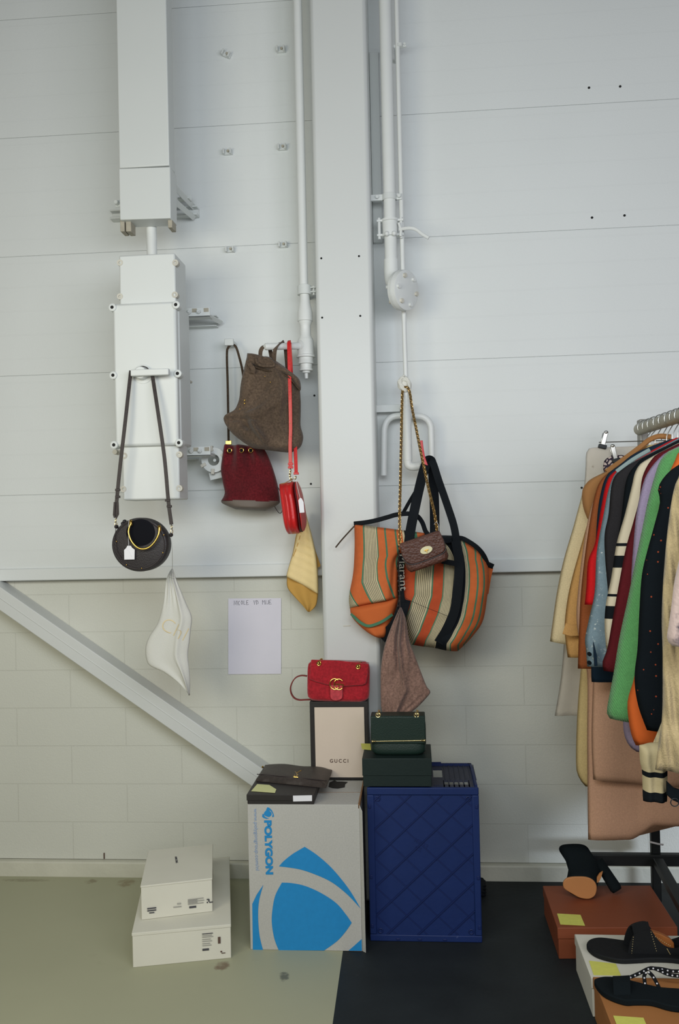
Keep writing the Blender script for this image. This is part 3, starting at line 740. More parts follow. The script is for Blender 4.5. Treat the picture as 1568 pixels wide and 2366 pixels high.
part('eyelet_hole', g, 'black_velvet', t)
q = smoothpix([(528, 1022), (526, 900), (524, 821), (527, 803), (536, 796.5, -.06), (545, 802), (553, 827), (560, 857), (566, 900)], -.07)
part('strap', G().strap(q, .0085, .004), 'brown_suede_dark', t)
g = G(); c = at(528, 1021, YC+.02); g.box(c.x-.011, c.x+.011, c.y-.004, c.y+.004, c.z-.010, c.z+.004); part('strap_end', g, 'gold', t, bevel=.001)
g = G().tube(smoothpix([(634, 1170), (640, 1180), (646, 1186), (651, 1182), (652, 1172)], YC), .0013, 8)
g.tube(smoothpix([(640, 1122), (646, 1134), (651, 1146)], YC), .0013, 8)
part('cord', g, 'black_strap', t)

# ---- brown suede backpack on the pipe arm
YQ = -.20
t = thing('backpack', 'brown suede backpack with gold rivets hanging from the side arm of the pipe', 'backpack', at(630, 1048, YQ))
Lq = [(572, 820), (565, 850), (556, 890), (552, 925), (541, 948), (519, 960), (518, 975), (535, 1000), (562, 1022), (585, 1036)]
Rq = [(625, 826), (660, 850), (688, 882), (694, 920), (694.5, 950), (694, 982), (699, 1002), (700, 1015), (693, 1034), (672, 1046)]
def fq(u, v):
    f = .008*math.sin(u*8+v*6)+.004*nz1(u*5+v*9, 1)
    f += -.03*math.exp(-((u-.30)/.07)**2-((v-.70)/.06)**2)
    f += .022*math.exp(-((u-.40-.15*(v-.7))/.05)**2)*math.exp(-((v-.78)/.12)**2)
    f += -.012*math.exp(-((v-.63-.05*u)/.018)**2)*(1 if u < .45 else max(0, 1-(u-.45)*8))
    f += .010*math.exp(-((u-.75)/.04)**2)*math.exp(-((v-.45)/.3)**2)
    return f*1.5
g = soft(Lq, Rq, YQ, .060, 72, 64, fold=fq, vend=.06, vend2=.10, p=2.6, depth=lambda v: .7+.3*min(1, v*1.6)); part('body', g, 'brown_suede', t, smooth=True)
Lf = [(588, 816), (580, 822), (574, 832), (571, 841)]; Rf = [(600, 817), (645, 838), (682, 866), (694, 899)]
Lf = [(573, 816), (571, 825), (570, 834), (572, 843)]
g = soft([(571, 816), (590, 818), (622, 828), (650, 845), (676, 862), (692, 878), (695, 898)], [(570, 840), (590, 846), (618, 855), (643, 860), (664, 868), (682, 886), (692, 900)], YQ-.035, .022, 40, 16, fold=lambda u, v: .006*math.sin(v*22), vend=.08, p=2.2); part('top_flap', g, 'brown_suede', t, smooth=True)
g = G(); g.tube(smoothpix([(572, 843), (590, 848), (618, 857), (643, 862), (664, 870), (682, 888), (693, 902)], YQ-.046), .0035, 8); part('flap_edge', g, 'brown_suede_dark', t)
g = G(); g.strap(smoothpix([(572, 832, YQ-.05), (577, 842, YQ-.055), (585, 853, YQ-.056), (583, 862, YQ-.054)], YQ), .016, .003); g.strap(smoothpix([(588, 820, YQ-.05), (594, 838, YQ-.062), (606, 845, YQ-.064), (632, 845, YQ-.062), (625, 832, YQ-.058), (608, 827, YQ-.055)], YQ), .008, .004)
part('closing_tab', g, 'brown_suede', t)
for pts in ([(601, 826, YQ-.03), (602, 811, YQ-.04), (608, 801, -.235), (617, 797.5, -.215), (622, 803, -.195), (625, 815, -.185), (629, 836, -.18)],
            [(633, 840, YQ-.03), (633.5, 820, YQ-.04), (637, 803, -.23), (647, 792, -.205), (655, 792, -.185), (659, 802, -.17), (662, 830, -.16), (664, 856, -.16)]):
    part('shoulder_strap', G().strap(smoothpix(pts, YQ, 6), .017, .004, ref=(.55, 1, 0)), 'brown_suede', t)
g = G()
for px, py, r in ((611.8, 869.5, .0022), (624.6, 883, .0022), (565, 925, .0034), (565, 932, .0034), (554, 945, .002), (612, 982, .002), (598, 840, .0022)): g.ball(at(px, py, YQ-.062), (r, r, r), 10)
part('rivet', g, 'gold', t)

# ---- red round bag, seen edge-on
YE = -.25
t = thing('round_shoulder_bag', 'bright red leather round bag seen edge-on, hanging by a red strap from the pipe arm', 'handbag', at(676, 1237, YE))
Le = [(645, 1119), (649, 1140), (652.4, 1165.7), (656, 1195), (661, 1222), (666, 1234)]
Re = [(680, 1113), (686, 1140), (692, 1172), (695, 1205), (694, 1228), (690, 1233)]
g = soft(Le, Re, YE, .088, 40, 28, fold=lambda u, v: .004*math.sin(u*16), vend=.28, vend2=.30, p=3.5); part('body', g, 'red_leather', t, smooth=True)
g = soft([(683, 1113), (690, 1143), (696, 1178), (699, 1205), (698, 1226)], [(687, 1113), (694, 1141), (700, 1176), (703.5, 1203), (702, 1227)], YE, .084, 36, 14, vend=.28, vend2=.3, p=3.5); part('rear_panel', g, 'red_leather', t, smooth=True)
g = soft([(679, 1114), (686, 1143), (691, 1173), (694, 1205), (693, 1229)], [(686, 1114), (692, 1143), (697, 1177), (700, 1205), (699, 1229)], YE, .080, 36, 14, vend=.28, vend2=.3, p=3.5); part('seam', g, 'red_seam', t, smooth=True)
q = smoothpix([(671, 1082, YE), (670, 1030, YE), (671, 985, YE), (669.5, 900, YE), (667, 800, -.235), (668, 791, -.215), (669, 795, -.19), (672, 850, -.19), (676, 930, -.2), (681, 1010, -.22), (684, 1096, YE)], YE, 6)
part('strap', G().strap(q, .0125, .003, ref=(.1, 1, 0)), 'red_leather', t)
g = G()
for px, py in ((671, 1072), (671, 1080), (684, 1094)): c = at(px, py, YE); g.box(c.x-.009, c.x+.009, c.y-.004, c.y+.004, c.z-.004, c.z+.004)
part('strap_keeper', g, 'red_leather', t, bevel=.001)
g = G()
for py in (914, 946, 978, 1009): g.ball(at(669.5+(py-900)*.018, py, YE-.003), .0016, 8)
for pts in (((671, 1084), (669, 1100), (674, 1112)), ((684, 1098), (681, 1110))): g.chain([at(x, y, YE) for x, y in pts], .010, .0013)
g.tube(smoothpix([(648, 1118), (658, 1116), (668, 1111), (678, 1106)], YE-.03), .0016, 8)
part('gold_fittings', g, 'pale_gold', t)
tp = [at(x, y, YE-.085) for x, y in ((689, 1156), (693, 1150), (697, 1152), (701, 1160), (703, 1184), (692, 1185))]
pt = part('price_tag', G().prism(tp, (0, .001, 0)), 'white_tag', t, label='white paper price tag')
part('tag_string', G().tube(smoothpix([(694, 1154), (688, 1130), (683, 1108)], YE-.084), .0007, 5), 'white_tag', pt)

# ---- yellow dust bag
YY = -.06
t = thing('dust_bag', 'yellow cotton dust bag hanging behind the red round bag', 'dust bag', at(712, 1416, YY))
Ly = [(700, 1180), (690, 1215), (683, 1240), (676, 1277), (668, 1305), (663, 1332), (664, 1358), (682, 1381), (698, 1398), (710, 1413)]
Ry = [(706, 1182), (712, 1208), (720, 1240), (728, 1270), (733, 1300), (734, 1328), (735, 1352), (733.5, 1382), (729, 1401), (715, 1414)]
part('back_cloth', soft(Ly, Ry, YY+.012, .010, 40, 30, fold=lambda u, v: .004*math.sin(u*10+v*4), vend=.1), 'yellow_lining', t, smooth=True)
Lx = [(701, 1180), (692, 1212), (685, 1240), (676, 1280), (667, 1308), (661, 1331)]
Rx = [(706, 1182), (713, 1210), (721, 1240), (730, 1285), (734, 1330), (735, 1372)]
part('front_cloth', soft(Lx, Rx, YY-.008, .012, 44, 36, fold=lambda u, v: .0025*math.sin(v*60)*max(0, 1-abs(v-.5)*1.6)+.006*math.sin(u*7+1), vend=.1, vend2=.05), 'yellow_cotton', t, smooth=True)
g = G().prism([at(x, y, YY+.015) for x, y in ((724, 1272), (728, 1272), (740, 1306), (739, 1309), (732, 1312))], (0, .004, 0)); part('side_fold', g, 'yellow_lining', t)
g = G().tube(smoothpix([(701, 1186), (696, 1225), (686, 1262), (677, 1285)], YY-.022), .0012, 6); g.chain([at(702, 1188, YY-.02), at(704, 1202, YY-.02), at(702, 1222, YY-.02)], .008, .001)
part('drawcord', g, 'yellow_lining', t)

# ---- sheet of paper with handwriting
pc = [at(527, 1383, .026), at(649, 1382, .026), at(649, 1557, .026), at(527, 1558, .026)]
t = thing('paper_sheet', 'white sheet of paper with a handwritten name taped to the wall', 'paper', (pc[0]+pc[2])/2)
part('sheet', G().prism(pc, (0, .0008, 0)), 'paper', t)
def strokes(seq, px0, py0, sc_, Y, r):
    g = G()
    for st in seq: g.tube([at(px0+x*sc_, py0+y*sc_, Y) for x, y in st], r, 5)
    return g
LET = {'N': [[(0, 10), (0, 0), (5, 9), (6, 0)]], 'I': [[(0, 0), (0, 10)]], 'C': [[(5, 1), (1, 2), (0, 6), (2, 10), (5, 9)]], 'O': [[(2, 0), (0, 5), (2, 9), (5, 6), (4, 1), (2, 0)]],
       'L': [[(0, 0), (0, 9), (5, 9)]], 'E': [[(5, 0), (0, 0), (0, 10), (6, 9)], [(0, 5), (4, 5)]], 'V': [[(0, 0), (2, 10), (5, 0)]], 'D': [[(0, 0), (0, 10), (5, 7), (4, 2), (0, 0)]],
       'M': [[(0, 10), (0, 0), (3, 5), (6, 0), (7, 10)]], 'J': [[(4, 0), (4, 9), (0, 9)]]}
g = G()
for w, xx in (('NICOLE', 540.5), ('VD', 586), ('MIJE', 606)):
    for ch in w:
        for st in LET[ch]: g.tube([at(xx+px*.78, 1388+py-(xx-541)*.02, .0252) for px, py in st], .0007, 5)
        xx += max(p[0] for st in LET[ch] for p in st)*.78+2.5
part('handwriting', g, 'ink', t)

# ================================================================ striped tote
mat('black_webbing', '10151A', .8, var=.1, bump=.3, bs=400, spec=.2)
mat('woven_grey', 'A8A69C', .8)
mat('tote_plain', 'CC6A38', .85, var=.08, vs=12, bump=.3, bs=500, spec=.12)
OR, OR2, GR, BK, CM = 'CC6B3C', 'BC5232', '4F7D62', '161B20', 'C9BC9A'
def stripes(name, stops, lined):
    """stops: (position, colour); lined: ranges of fine black pinstripes"""
    m = mat(name, OR, .85, var=.07, vs=12, bump=.3, bs=500, spec=.12); nt, N, L, b = nodes_of(m); u, v = uvxy(m)
    r = N('ShaderNodeValToRGB'); r.color_ramp.interpolation = 'CONSTANT'; e = r.color_ramp.elements
    e[0].position = 0; e[0].color = lin(stops[0][1]); e[1].position = stops[1][0]; e[1].color = lin(stops[1][1])
    for p, c in stops[2:]: q = e.new(p); q.color = lin(c)
    L(u, r.inputs[0])
    # keep the woven variation: multiply the stripe colour
    tc = N('ShaderNodeTexCoord'); nz = N('ShaderNodeTexNoise'); nz.inputs['Scale'].default_value = 60; L(tc.outputs['Object'], nz.inputs['Vector'])
    mr = N('ShaderNodeMapRange'); mr.inputs[3].default_value = .86; mr.inputs[4].default_value = 1.1; L(nz.outputs['Fac'], mr.inputs[0])
    mx = N('ShaderNodeMix'); mx.data_type = 'RGBA'; mx.blend_type = 'MULTIPLY'; mx.inputs[0].default_value = 1; L(r.outputs[0], mx.inputs[6]); L(mr.outputs[0], mx.inputs[7]); L(mx.outputs[2], b.inputs['Base Color'])
    for a0, a1, n in lined:
        f = mth(m, 'FRACT', mth(m, 'MULTIPLY', mth(m, 'SUBTRACT', u, a0), n/(a1-a0))); inr = mth(m, 'MULTIPLY', mth(m, 'GREATER_THAN', u, a0), mth(m, 'LESS_THAN', u, a1))
        mixin(m, mth(m, 'MULTIPLY', mth(m, 'MULTIPLY', mth(m, 'LESS_THAN', f, .30), inr), .88), '23262A')
    return m
S = lambda s: (s+.2)/1.2
stripes('tote_left', [(0, CM), (S(-.06), GR), (S(-.045), OR), (S(.125), GR), (S(.145), CM), (S(.31), GR), (S(.325), OR), (S(.415), GR), (S(.44), OR), (S(.555), GR), (S(.58), OR), (S(.66), CM), (S(.69), BK), (S(.82), GR), (S(.86), OR), (.99, GR)], [(S(.15), S(.308), 8), (S(-.2), S(-.06), 8)])
stripes('tote_right', [(0, BK), (.03, GR), (.05, OR2), (.18, GR), (.195, CM), (.365, GR), (.38, OR2), (.485, GR), (.50, CM), (.61, BK), (.73, CM), (.765, GR), (.78, OR), (.855, GR), (.875, OR), (.925, GR), (.945, OR)], [(.2, .363, 8), (.505, .61, 7), (.73, .763, 3)])
YS = -.20
t = thing('tote_bag', 'large orange, green and cream striped tote bag with black handles hanging from the red tap', 'tote bag', at(975, 1503, YS))
Lr = [(976, 1236), (940, 1262), (922, 1315), (920, 1372), (929, 1402), (935, 1432), (941, 1462), (950, 1489)]
Rr = [(1066, 1238), (1108, 1268), (1125, 1302), (1129, 1345), (1125, 1380), (1116, 1432), (1095, 1466), (1058, 1504)]
def fr(u, v): return .010*math.sin(u*6+v*3)+.006*math.sin(u*11-v*7)+.004*nz1(v*8+u*3, 2)
g = soft(Lr, Rr, YS, .085, 60, 60, fold=fr, vend=.06, vend2=.14, p=3.0, sL=[(0, .50), (.12, .30), (.25, 0), (.55, .0), (.72, .14), (.85, .22), (1, .36)], sR=[(0, .76), (.25, 1), (.8, 1), (.92, .97), (1, .86)], depth=lambda v: .65+.35*min(1, v*2))
part('main_panel', g, 'tote_right', t, smooth=True)
g = soft([(818, 1211), (819, 1250), (818, 1290), (815, 1328), (806, 1378), (808, 1406)], [(985, 1232), (955, 1262), (925, 1290), (920, 1330), (919, 1365), (919, 1382)], YS-.03, .060, 56, 50, fold=lambda u, v: .006*math.sin(u*7+v*2)-.012*math.exp(-((u-.9)/.05)**2)*(v > .3), vend=.04, vend2=.05, p=3.0,
         sL=[(0, S(0)), (.7, S(0)), (.8, S(-.06)), (1, S(-.19))], sR=[(0, S(1)), (.2, S(.82)), (.4, S(.64)), (.6, S(.585)), (1, S(.47))])
part('folded_end', g, 'tote_left', t, smooth=True)
g = soft([(808, 1400), (812, 1424), (830, 1445), (852, 1462), (872, 1472)], [(920, 1378), (916, 1400), (908, 1424), (900, 1445), (890, 1474)], YS-.028, .060, 30, 40, fold=lambda u, v: .004*math.sin(u*7), vend=.15, vend2=.2, p=3.0)
part('bottom_gusset', g, 'tote_plain', t, smooth=True)
g = G().strap(smoothpix([(811, 1418, YS-.055), (829, 1436, YS-.094), (848, 1446, YS-.099), (866, 1443, YS-.1), (886, 1434, YS-.099), (906, 1420, YS-.07)], YS), .010, .002)
part('green_stripe', g, stripes('green_line', [(0, GR), (.5, GR)], []), t, label='green woven stripe')
g = G().strap(smoothpix([(936, 1385, YS-.07), (925, 1420, YS-.09), (908, 1450, YS-.085), (880, 1474, YS-.05)], YS), .040, .003); g.strap(smoothpix([(924, 1262, YS-.06), (925, 1310, YS-.07), (926, 1355, YS-.072), (930, 1392, YS-.075)], YS), .018, .003)
part('black_panel', g, 'black_webbing', t)
part('lettering', text('Marant', .036, None, at(930, 1322, YS-.082), right=(0.02, 0, -1), up=(1, 0, .02), ext=.0003, width=.125), 'woven_grey', t, label='grey woven lettering')
g = G(); g.strap(smoothpix([(818, 1210, YS-.035), (845, 1207, YS-.05), (870, 1202, YS-.06), (895, 1195, YS-.068), (917, 1189, YS-.07), (945, 1187, YS-.07), (963, 1192, YS-.062), (975, 1207, YS-.05), (983, 1228, YS-.04), (993, 1238, YS-.04)], YS), .016, .008)
g.strap(smoothpix([(988, 1238, YS-.05), (1010, 1243, YS-.075), (1032, 1250, YS-.08), (1062, 1243, YS-.06), (1085, 1253, YS-.065), (1105, 1268, YS-.06), (1118, 1285, YS-.04), (1126, 1304, YS-.01)], YS), .016, .008)
g.strap(smoothpix([(1114, 1298, YS+.04), (1139, 1309, YS+.05)], YS), .018, .006)
part('top_binding', g, 'black_webbing', t)
g = G().prism([at(x, y, YS+.05) for x, y in ((1118, 1300), (1139, 1313), (1134, 1335), (1128, 1372), (1116, 1380))], (0, .006, 0)); part('far_side', g, 'tote_plain', t)
g = G()
for pts in ([(943, 1262, YS-.08), (948, 1225, YS-.08), (960, 1165, YS-.07), (973, 1108, YS-.02), (983, 1073, -.18), (988, 1064, -.165), (996, 1066, -.15), (999, 1090, -.15), (1003, 1160, -.16), (1004, 1238, YS-.03)],):
    g.strap(smoothpix(pts, YS, 6), .034, .003)
part('handle', g, 'black_webbing', t)
g = G().strap(smoothpix([(1056, 1262, YS-.085), (1048, 1215, YS-.08), (1032, 1165, YS-.06), (1013, 1110, -.2), (1000, 1070, -.19), (992, 1062, -.17), (982, 1080, -.14), (968, 1120, -.15), (945, 1160, YS), (930, 1187, YS+.02)], YS, 6), .026, .003, scale=lambda s: 1 if s < .5 else .5)
part('handle', g, 'black_webbing', t)
g = G().strap(smoothpix([(1053, 1250, YS-.088), (1060, 1300, YS-.098), (1058, 1350, YS-.1), (1050, 1410, YS-.098), (1034, 1450, YS-.09), (1013, 1485, YS-.07)], YS, 6), .033, .003)
g.strap([at(1020, 1296, YS-.098), at(1056, 1303, YS-.1)], .018, .003)
part('handle_band', g, 'black_webbing', t)
g = G().tube(smoothpix([(935, 1381, YS-.098), (970, 1398, YS-.106), (1010, 1414, YS-.106), (1035, 1424, YS-.104)], YS), .0007, 5); part('seam', g, 'black_webbing', t)
g = G().strap(smoothpix([(818, 1216, YS-.04), (803, 1232, YS-.045), (787, 1250, YS-.045), (775, 1265, YS-.045)], YS), .005, .004); part('zip_pull', g, 'brown_suede_dark', t, label='brown leather zip pull')

# ---- brown mini bag on a gold chain
YM = -.375
c = at(979, 1274, YM); an = .31
X = V((math.cos(an), 0, math.sin(an))); Zt = V((-math.sin(an), 0, math.cos(an))); Yv = V((0, 1, 0))
t = thing('mini_bag', 'small brown embossed leather bag on a gold chain in front of the striped tote', 'handbag', at(960, 1324, YM))
def rbox(c, X, Y_, Z_, hx, hy, hz, r, tb=0, n=9):
    """rounded cushion box: superellipse sections stacked along Z"""
    g = G(); vs = []; k = 40
    for i in range(n):
        s = -1+2*i/(n-1); z = s*hz; q = (1-abs(s)**5)**.5*.12+.88 if abs(s) < 1 else .86
        for j in range(k):
            a_ = 2*PI*j/k; ca, sa = math.cos(a_), math.sin(a_); e = .42
            vs.append(V(c)+X*(hx*q*math.copysign(abs(ca)**e, ca))+Y_*(hy*q*(1+tb*s)*math.copysign(abs(sa)**e, sa))+Z_*z)
    return g.add(vs, [(i*k+j, i*k+(j+1) % k, (i+1)*k+(j+1) % k, (i+1)*k+j) for i in range(n-1) for j in range(k)]+[list(range(k))[::-1], list(range((n-1)*k, n*k))])
part('body', rbox(c+Zt*(-.006), X, Yv, Zt, .074, .030, .046, .01, tb=-.2), 'ostrich', t, smooth=True)
fp = [(-.071, .048), (.071, .048), (.074, .02), (.072, -.008), (.062, -.022), (.03, -.027), (-.02, -.029), (-.052, -.026), (-.068, -.014), (-.073, .01)]
g = G().prism([c+X*a_+Zt*b_+Yv*(-.037+max(0, .02-b_)*.06) for a_, b_ in fp], Yv*.006)
g.obox(c+Zt*.045, X*.070, Yv*.030, Zt*.006)
part('flap', g, 'ostrich', t, bevel=.003)
g = G().tube([c+X*a_+Zt*(b_-.001)+Yv*-.0335 for a_, b_ in [(q.x, q.y) for q in cr([V((p[0], p[1], 0)) for p in fp[2:]], 4)]], .0018, 6)
part('flap_seam', g, 'black_strap', t)
oc = c+X*.009+Zt*.003+Yv*-.0375
g = G().add([oc+X*math.cos(a_)*.021+Zt*math.sin(a_)*.0125+Yv*o_ for o_ in (.004, -.0015) for a_ in [2*PI*i/36 for i in range(36)]], [list(range(36))[::-1], list(range(36, 72))]+[(i, (i+1) % 36, 36+(i+1) % 36, 36+i) for i in range(36)])
lk = part('lock_plate', g, mat('pale_lock', 'DAD3AA', .4, bump=0), t, bevel=.001)
g = G(); g.obox(oc+Yv*-.004, X*.007, Yv*.003, Zt*.0018); g.obox(oc+Yv*-.004-Zt*.004, X*.0014, Yv*.002, Zt*.004); part('turn_clasp', g, 'gold', lk)
g = G(); g.chain(smoothpix([(924, 1262, YM+.02), (923, 1190, YM+.04), (925, 1100, -.28), (927, 1000, -.2), (929, 912, -.15), (931, 898, -.135), (939, 894, -.15), (946, 906, -.15), (952, 945, -.17), (961, 990, -.2), (975, 1060, -.26), (990, 1130, -.31), (1003, 1185, YM+.03), (1010, 1232, YM+.02)], YM, 5), .0125, .0019)
part('chain_strap', g, mat('chain_gold', 'B89A64', .38, metal=1, bump=0), t)
g = G().tube(smoothpix([(1002, 1212, YM+.02), (1008, 1206, YM), (1013, 1216, YM), (1013, 1234, YM)], YM), .0006, 5); part('tag_string', g, 'white_tag', t)
g = G()
for i in range(16): y = 1262+i*11.5; g.ball(at(921+random.uniform(-2, 2), y, YS-.10+random.uniform(-.004, 0)), (.0035, .0035, .0045), 8)
part('dark_cord', g, 'black_strap', t)

# ---- mauve dust bag in front of the tote
YV = -.33
t = thing('dust_bag', 'mauve brown suede dust bag hanging below the striped tote', 'dust bag', at(930, 1648, YV))
Lm = [(923, 1404), (911, 1430), (902, 1452), (892, 1480), (884, 1511), (879.5, 1548), (879, 1594), (880, 1631), (884, 1650)]
Rm = [(927, 1404), (936, 1426), (941, 1453), (946, 1484), (957, 1512), (972, 1552), (985, 1585), (994, 1598), (986, 1611), (964, 1634), (944, 1650)]
def fm(u, v):
    f = .008*math.sin(u*24+v*3)*max(0, 1-v*1.9)
    f += .020*math.exp(-((u-.55+.10*v)/.07)**2)*min(1, v*3)-.020*math.exp(-((u-.34-.12*math.sin(v*2.4))/.06)**2)*max(0, math.sin(min(1, v*1.1)*PI))
    return f+.005*nz1(u*6+v*5, 3)
part('cloth', soft(Lm, Rm, YV, .020, 64, 60, fold=fm, vend=.08, vend2=.06), 'mauve_suede', t, smooth=True)
part('drawstring', G().tube(smoothpix([(921, 1268, YM+.06), (922, 1340, YS-.11), (924, 1404, YV)], YV), .0012, 6), 'black_strap', t)

# ================================================================ boxes and bags on the floor
mat('carton_white', 'B5B4AE', .75, var=.05, vs=5, bump=.08, bs=60, spec=.15)
mat('carton_kraft', '8E6A48', .8, var=.1, vs=30)
mat('print_blue', '1C86C4', .6, var=.07, vs=60, bump=.05)
mat('print_pale_blue', '8EA6C8', .6, bump=0)
mat('box_black', '2A2726', .5, var=.08, vs=20, bump=.1)
mat('label_cream', 'D9C9B8', .7, var=.03, vs=15, bump=.05)
mat('green_box', '142422', .5, var=.1, vs=20, bump=.08)
mat('green_leather', '182C25', .45, var=.08, vs=30, bump=.2, bs=250)
mat('velvet_red', 'A81E2A', .8, var=.2, vs=22, bump=.25, bs=160, spec=.2, sheen=.35)
mat('velvet_red_light', 'C4414A', .8, var=.12, vs=22, bump=.2, sheen=.3)
mat('strap_red', '7A2D2A', .55, bump=.1)
mat('clutch_leather', '3D3632', .5, var=.12, vs=30, bump=.3, bs=240)
mat('crate_blue', '152B60', .55, var=.10, vs=14, bump=.12, bs=60, spec=.35)
blot(MATS['crate_blue'], '7C86B4', 16, .74, .7)
mat('crate_rib', '14265A', .5, var=.08, vs=20, bump=.05)
grain('velvet_red', 120, .75, 1.2); grain('velvet_red_light', 120, .8, 1.15); grain('carton_white', 200, .94, 1.05); grain('clutch_leather', 60, .8, 1.2)
mat('shoebox_white', 'D6D4C6', .7, var=.03, vs=10, bump=.05, spec=.2)

# ---- carton
FL, FR = atz(578, 2195, 0), atz(837, 2197, 0); zt = at(574, 1859, FL.y).z
dp = .27
t = thing('cardboard_carton', 'white cardboard moving carton with blue printing standing on the floor', 'carton', ((FL.x+FR.x)/2, (FL.y+FR.y)/2, 0))
yf = (FL.y+FR.y)/2
g = G(); g.box(FL.x, FR.x, yf, yf+dp, 0, zt)
g.prism([V((FR.x, yf, 0)), V((FR.x+.012, yf-.012, -.0)), V((FR.x+.010, yf-.010, zt*.96)), V((FR.x, yf, zt))], (0, .004, 0))
part('box', g, 'carton_white', t, bevel=.003)
g = G(); g.box(FL.x+.002, FR.x-.002, yf+dp*.48, yf+dp*.485, zt, zt+.0006); g.box(FR.x-.003, FR.x+.002, yf, yf+dp, zt-.012, zt+.002)
part('flap_edge', g, 'carton_kraft', t)
yp = yf-.0012
def printed(pix, closed=True): return G().prism([at(x, y, yp) for x, y in pix], (0, .0008, 0))
def curve(*p, n=8): return [(q.x, q.y) for q in cr([V((a, b, 0)) for a, b in p], n)]
k5 = lambda L_: [(560+x/5.227, 1840+y/5.227) for x, y in L_]
g = G()
top = k5([(440, 845), (500, 780), (600, 700), (690, 645), (750, 610)]); r_ = k5([(750, 610), (900, 710), (1060, 850), (1200, 1010), (1310, 1160), (1425, 1355)]); bt = k5([(1425, 1355), (1270, 1190), (1080, 1040), (880, 945), (680, 880), (440, 845)])
g.prism([at(x, y, yp) for x, y in curve(*top)+curve(*r_)[1:]+curve(*bt)[1:-1]], (0, .0008, 0))
a_ = k5([(475, 1043), (600, 1050), (760, 1085), (950, 1170), (1130, 1290), (1250, 1430), (1318, 1528)]); b2 = k5([(1318, 1528), (1240, 1640), (1140, 1750), (985, 1862)]); c2_ = k5([(985, 1862), (437, 1858)]); d2 = k5([(437, 1858), (385, 1720), (355, 1540), (360, 1380), (395, 1200), (475, 1043)])
g.prism([at(x, y, yp) for x, y in curve(*a_)+curve(*b2)[1:]+c2_[1:]+curve(*d2)[1:-1]], (0, .0008, 0))
l1_ = k5([(250, 1070), (200, 1260), (188, 1450), (205, 1680), (247, 1858)]); l2_ = k5([(247, 1858), (125, 1855), (118, 1300)])
g.prism([at(x, y, yp) for x, y in curve(*l1_)+l2_[1:]+k5([(170, 1190)])], (0, .0008, 0))
g.prism([at(x, y, yp) for x, y in k5([(1437, 1725), (1441, 1866), (1280, 1864), (1360, 1795)])], (0, .0008, 0))
part('emblem', g, 'print_blue', t, label='large blue rounded emblem')
g = G()
e1 = k5([(262, 195), (290, 165), (318, 172), (345, 195), (350, 222), (325, 248), (300, 245), (275, 235), (258, 215)]); g.prism([at(x, y, yp) for x, y in curve(*e1, e1[0], n=4)[:-1]], (0, .0008, 0))
for q in (k5([(285, 160), (300, 132), (325, 140), (355, 170), (375, 215), (380, 245), (355, 250), (365, 215), (340, 175)]), k5([(240, 215), (255, 215), (268, 245), (300, 262), (320, 268), (290, 272), (255, 262), (236, 245)])):
    g.prism([at(x, y, yp) for x, y in q], (0, .0008, 0))
part('small_emblem', g, 'print_blue', t)
ax = (at(620, 2100, yp)-at(619, 2000, yp)).normalized()
part('lettering', text('POLYGON', .030, None, at(619.5, 1958, yp-.0003), right=(0.01, 0, -1), up=(1, 0, .01), ext=.0003, width=(at(0, 1898, yp).z-at(0, 2020, yp).z), font_off=.0016), 'print_blue', t, label='blue bold lettering')
part('lettering', text('www.polygongroup.com/nl', .016, None, at(592, 1940, yp-.0003), right=(0.01, 0, -1), up=(1, 0, .01), ext=.0003, width=(at(0, 1872, yp).z-at(0, 2011, yp).z)), 'print_pale_blue', t, label='small pale blue web address')
# torn hole in the lid
hp = [atz(x, y, zt+.0008) for x, y in ((759, 1818), (761, 1808), (773, 1803), (778, 1806), (791, 1806), (803, 1807), (797, 1812), (796, 1819), (780, 1822), (768, 1821))]
part('torn_hole', G().prism(hp, (0, 0, .0006)), 'dark_hole', t)

# ---- flat black box, note, clutch
z0 = zt+.001; F1 = atz(571, 1858.5, z0); F2 = atz(724, 1861.5, z0); hb = at(570, 1836, F1.y).z-z0; yb = F1.y+.235
t = thing('flat_box', 'flat black gift box with a white label on the front edge of the carton', 'box', ((F1.x+F2.x)/2, F1.y, z0))
g = G().box(F1.x, F2.x, F1.y+.003, yb-.003, z0, z0+hb*.6); part('tray', g, 'box_black', t, bevel=.0015)
g = G().box(F1.x-.002, F2.x+.002, F1.y, yb, z0+hb*.38, z0+hb); part('lid', g, 'box_black', t, bevel=.0015)
g = G().prism([at(x, y, F1.y-.0008) for x, y in ((676.5, 1838.5), (720.5, 1837.5), (720.5, 1851), (677, 1852))], (0, .0006, 0)); part('label', g, 'white_tag', t, label='white rectangular sticker')
zl = z0+hb+.0006
single('sticky_note', G().prism([atz(x, y, zl+.0004) for x, y in ((580, 1828), (594, 1812), (622, 1814), (638, 1824), (635, 1832))], (0, 0, .0006)), 'sticky_pale', 'pale yellow sticky note under the dark clutch on the flat black box', 'sticky note')
CL = [atz(x, y, z0+hb+.004) for x, y in ((591, 1803), (753, 1819), (767, 1781), (613, 1769))]
t = thing('clutch', 'flat dark brown leather clutch with a gold monogram lying on the flat black box', 'clutch', (CL[0]+CL[2])/2)
g = G(); base = z0+hb+.0012
vs = []; n1, n2 = 24, 14; top_, bot_ = [], []
g0 = G()
for j in range(n2):
    for i in range(n1):
        u, v = i/(n1-1), j/(n2-1); q = CL[0].lerp(CL[1], u).lerp(CL[3].lerp(CL[2], u), v); h_ = .016*(prof(u, 6)*prof(v, 6))+.0015*math.sin(u*13+v*4)
        vs.append(V((q.x, q.y, base+.004+max(.002, h_)))); 
N1 = n1*n2; vs += [V((p.x, p.y, base)) for p in vs]
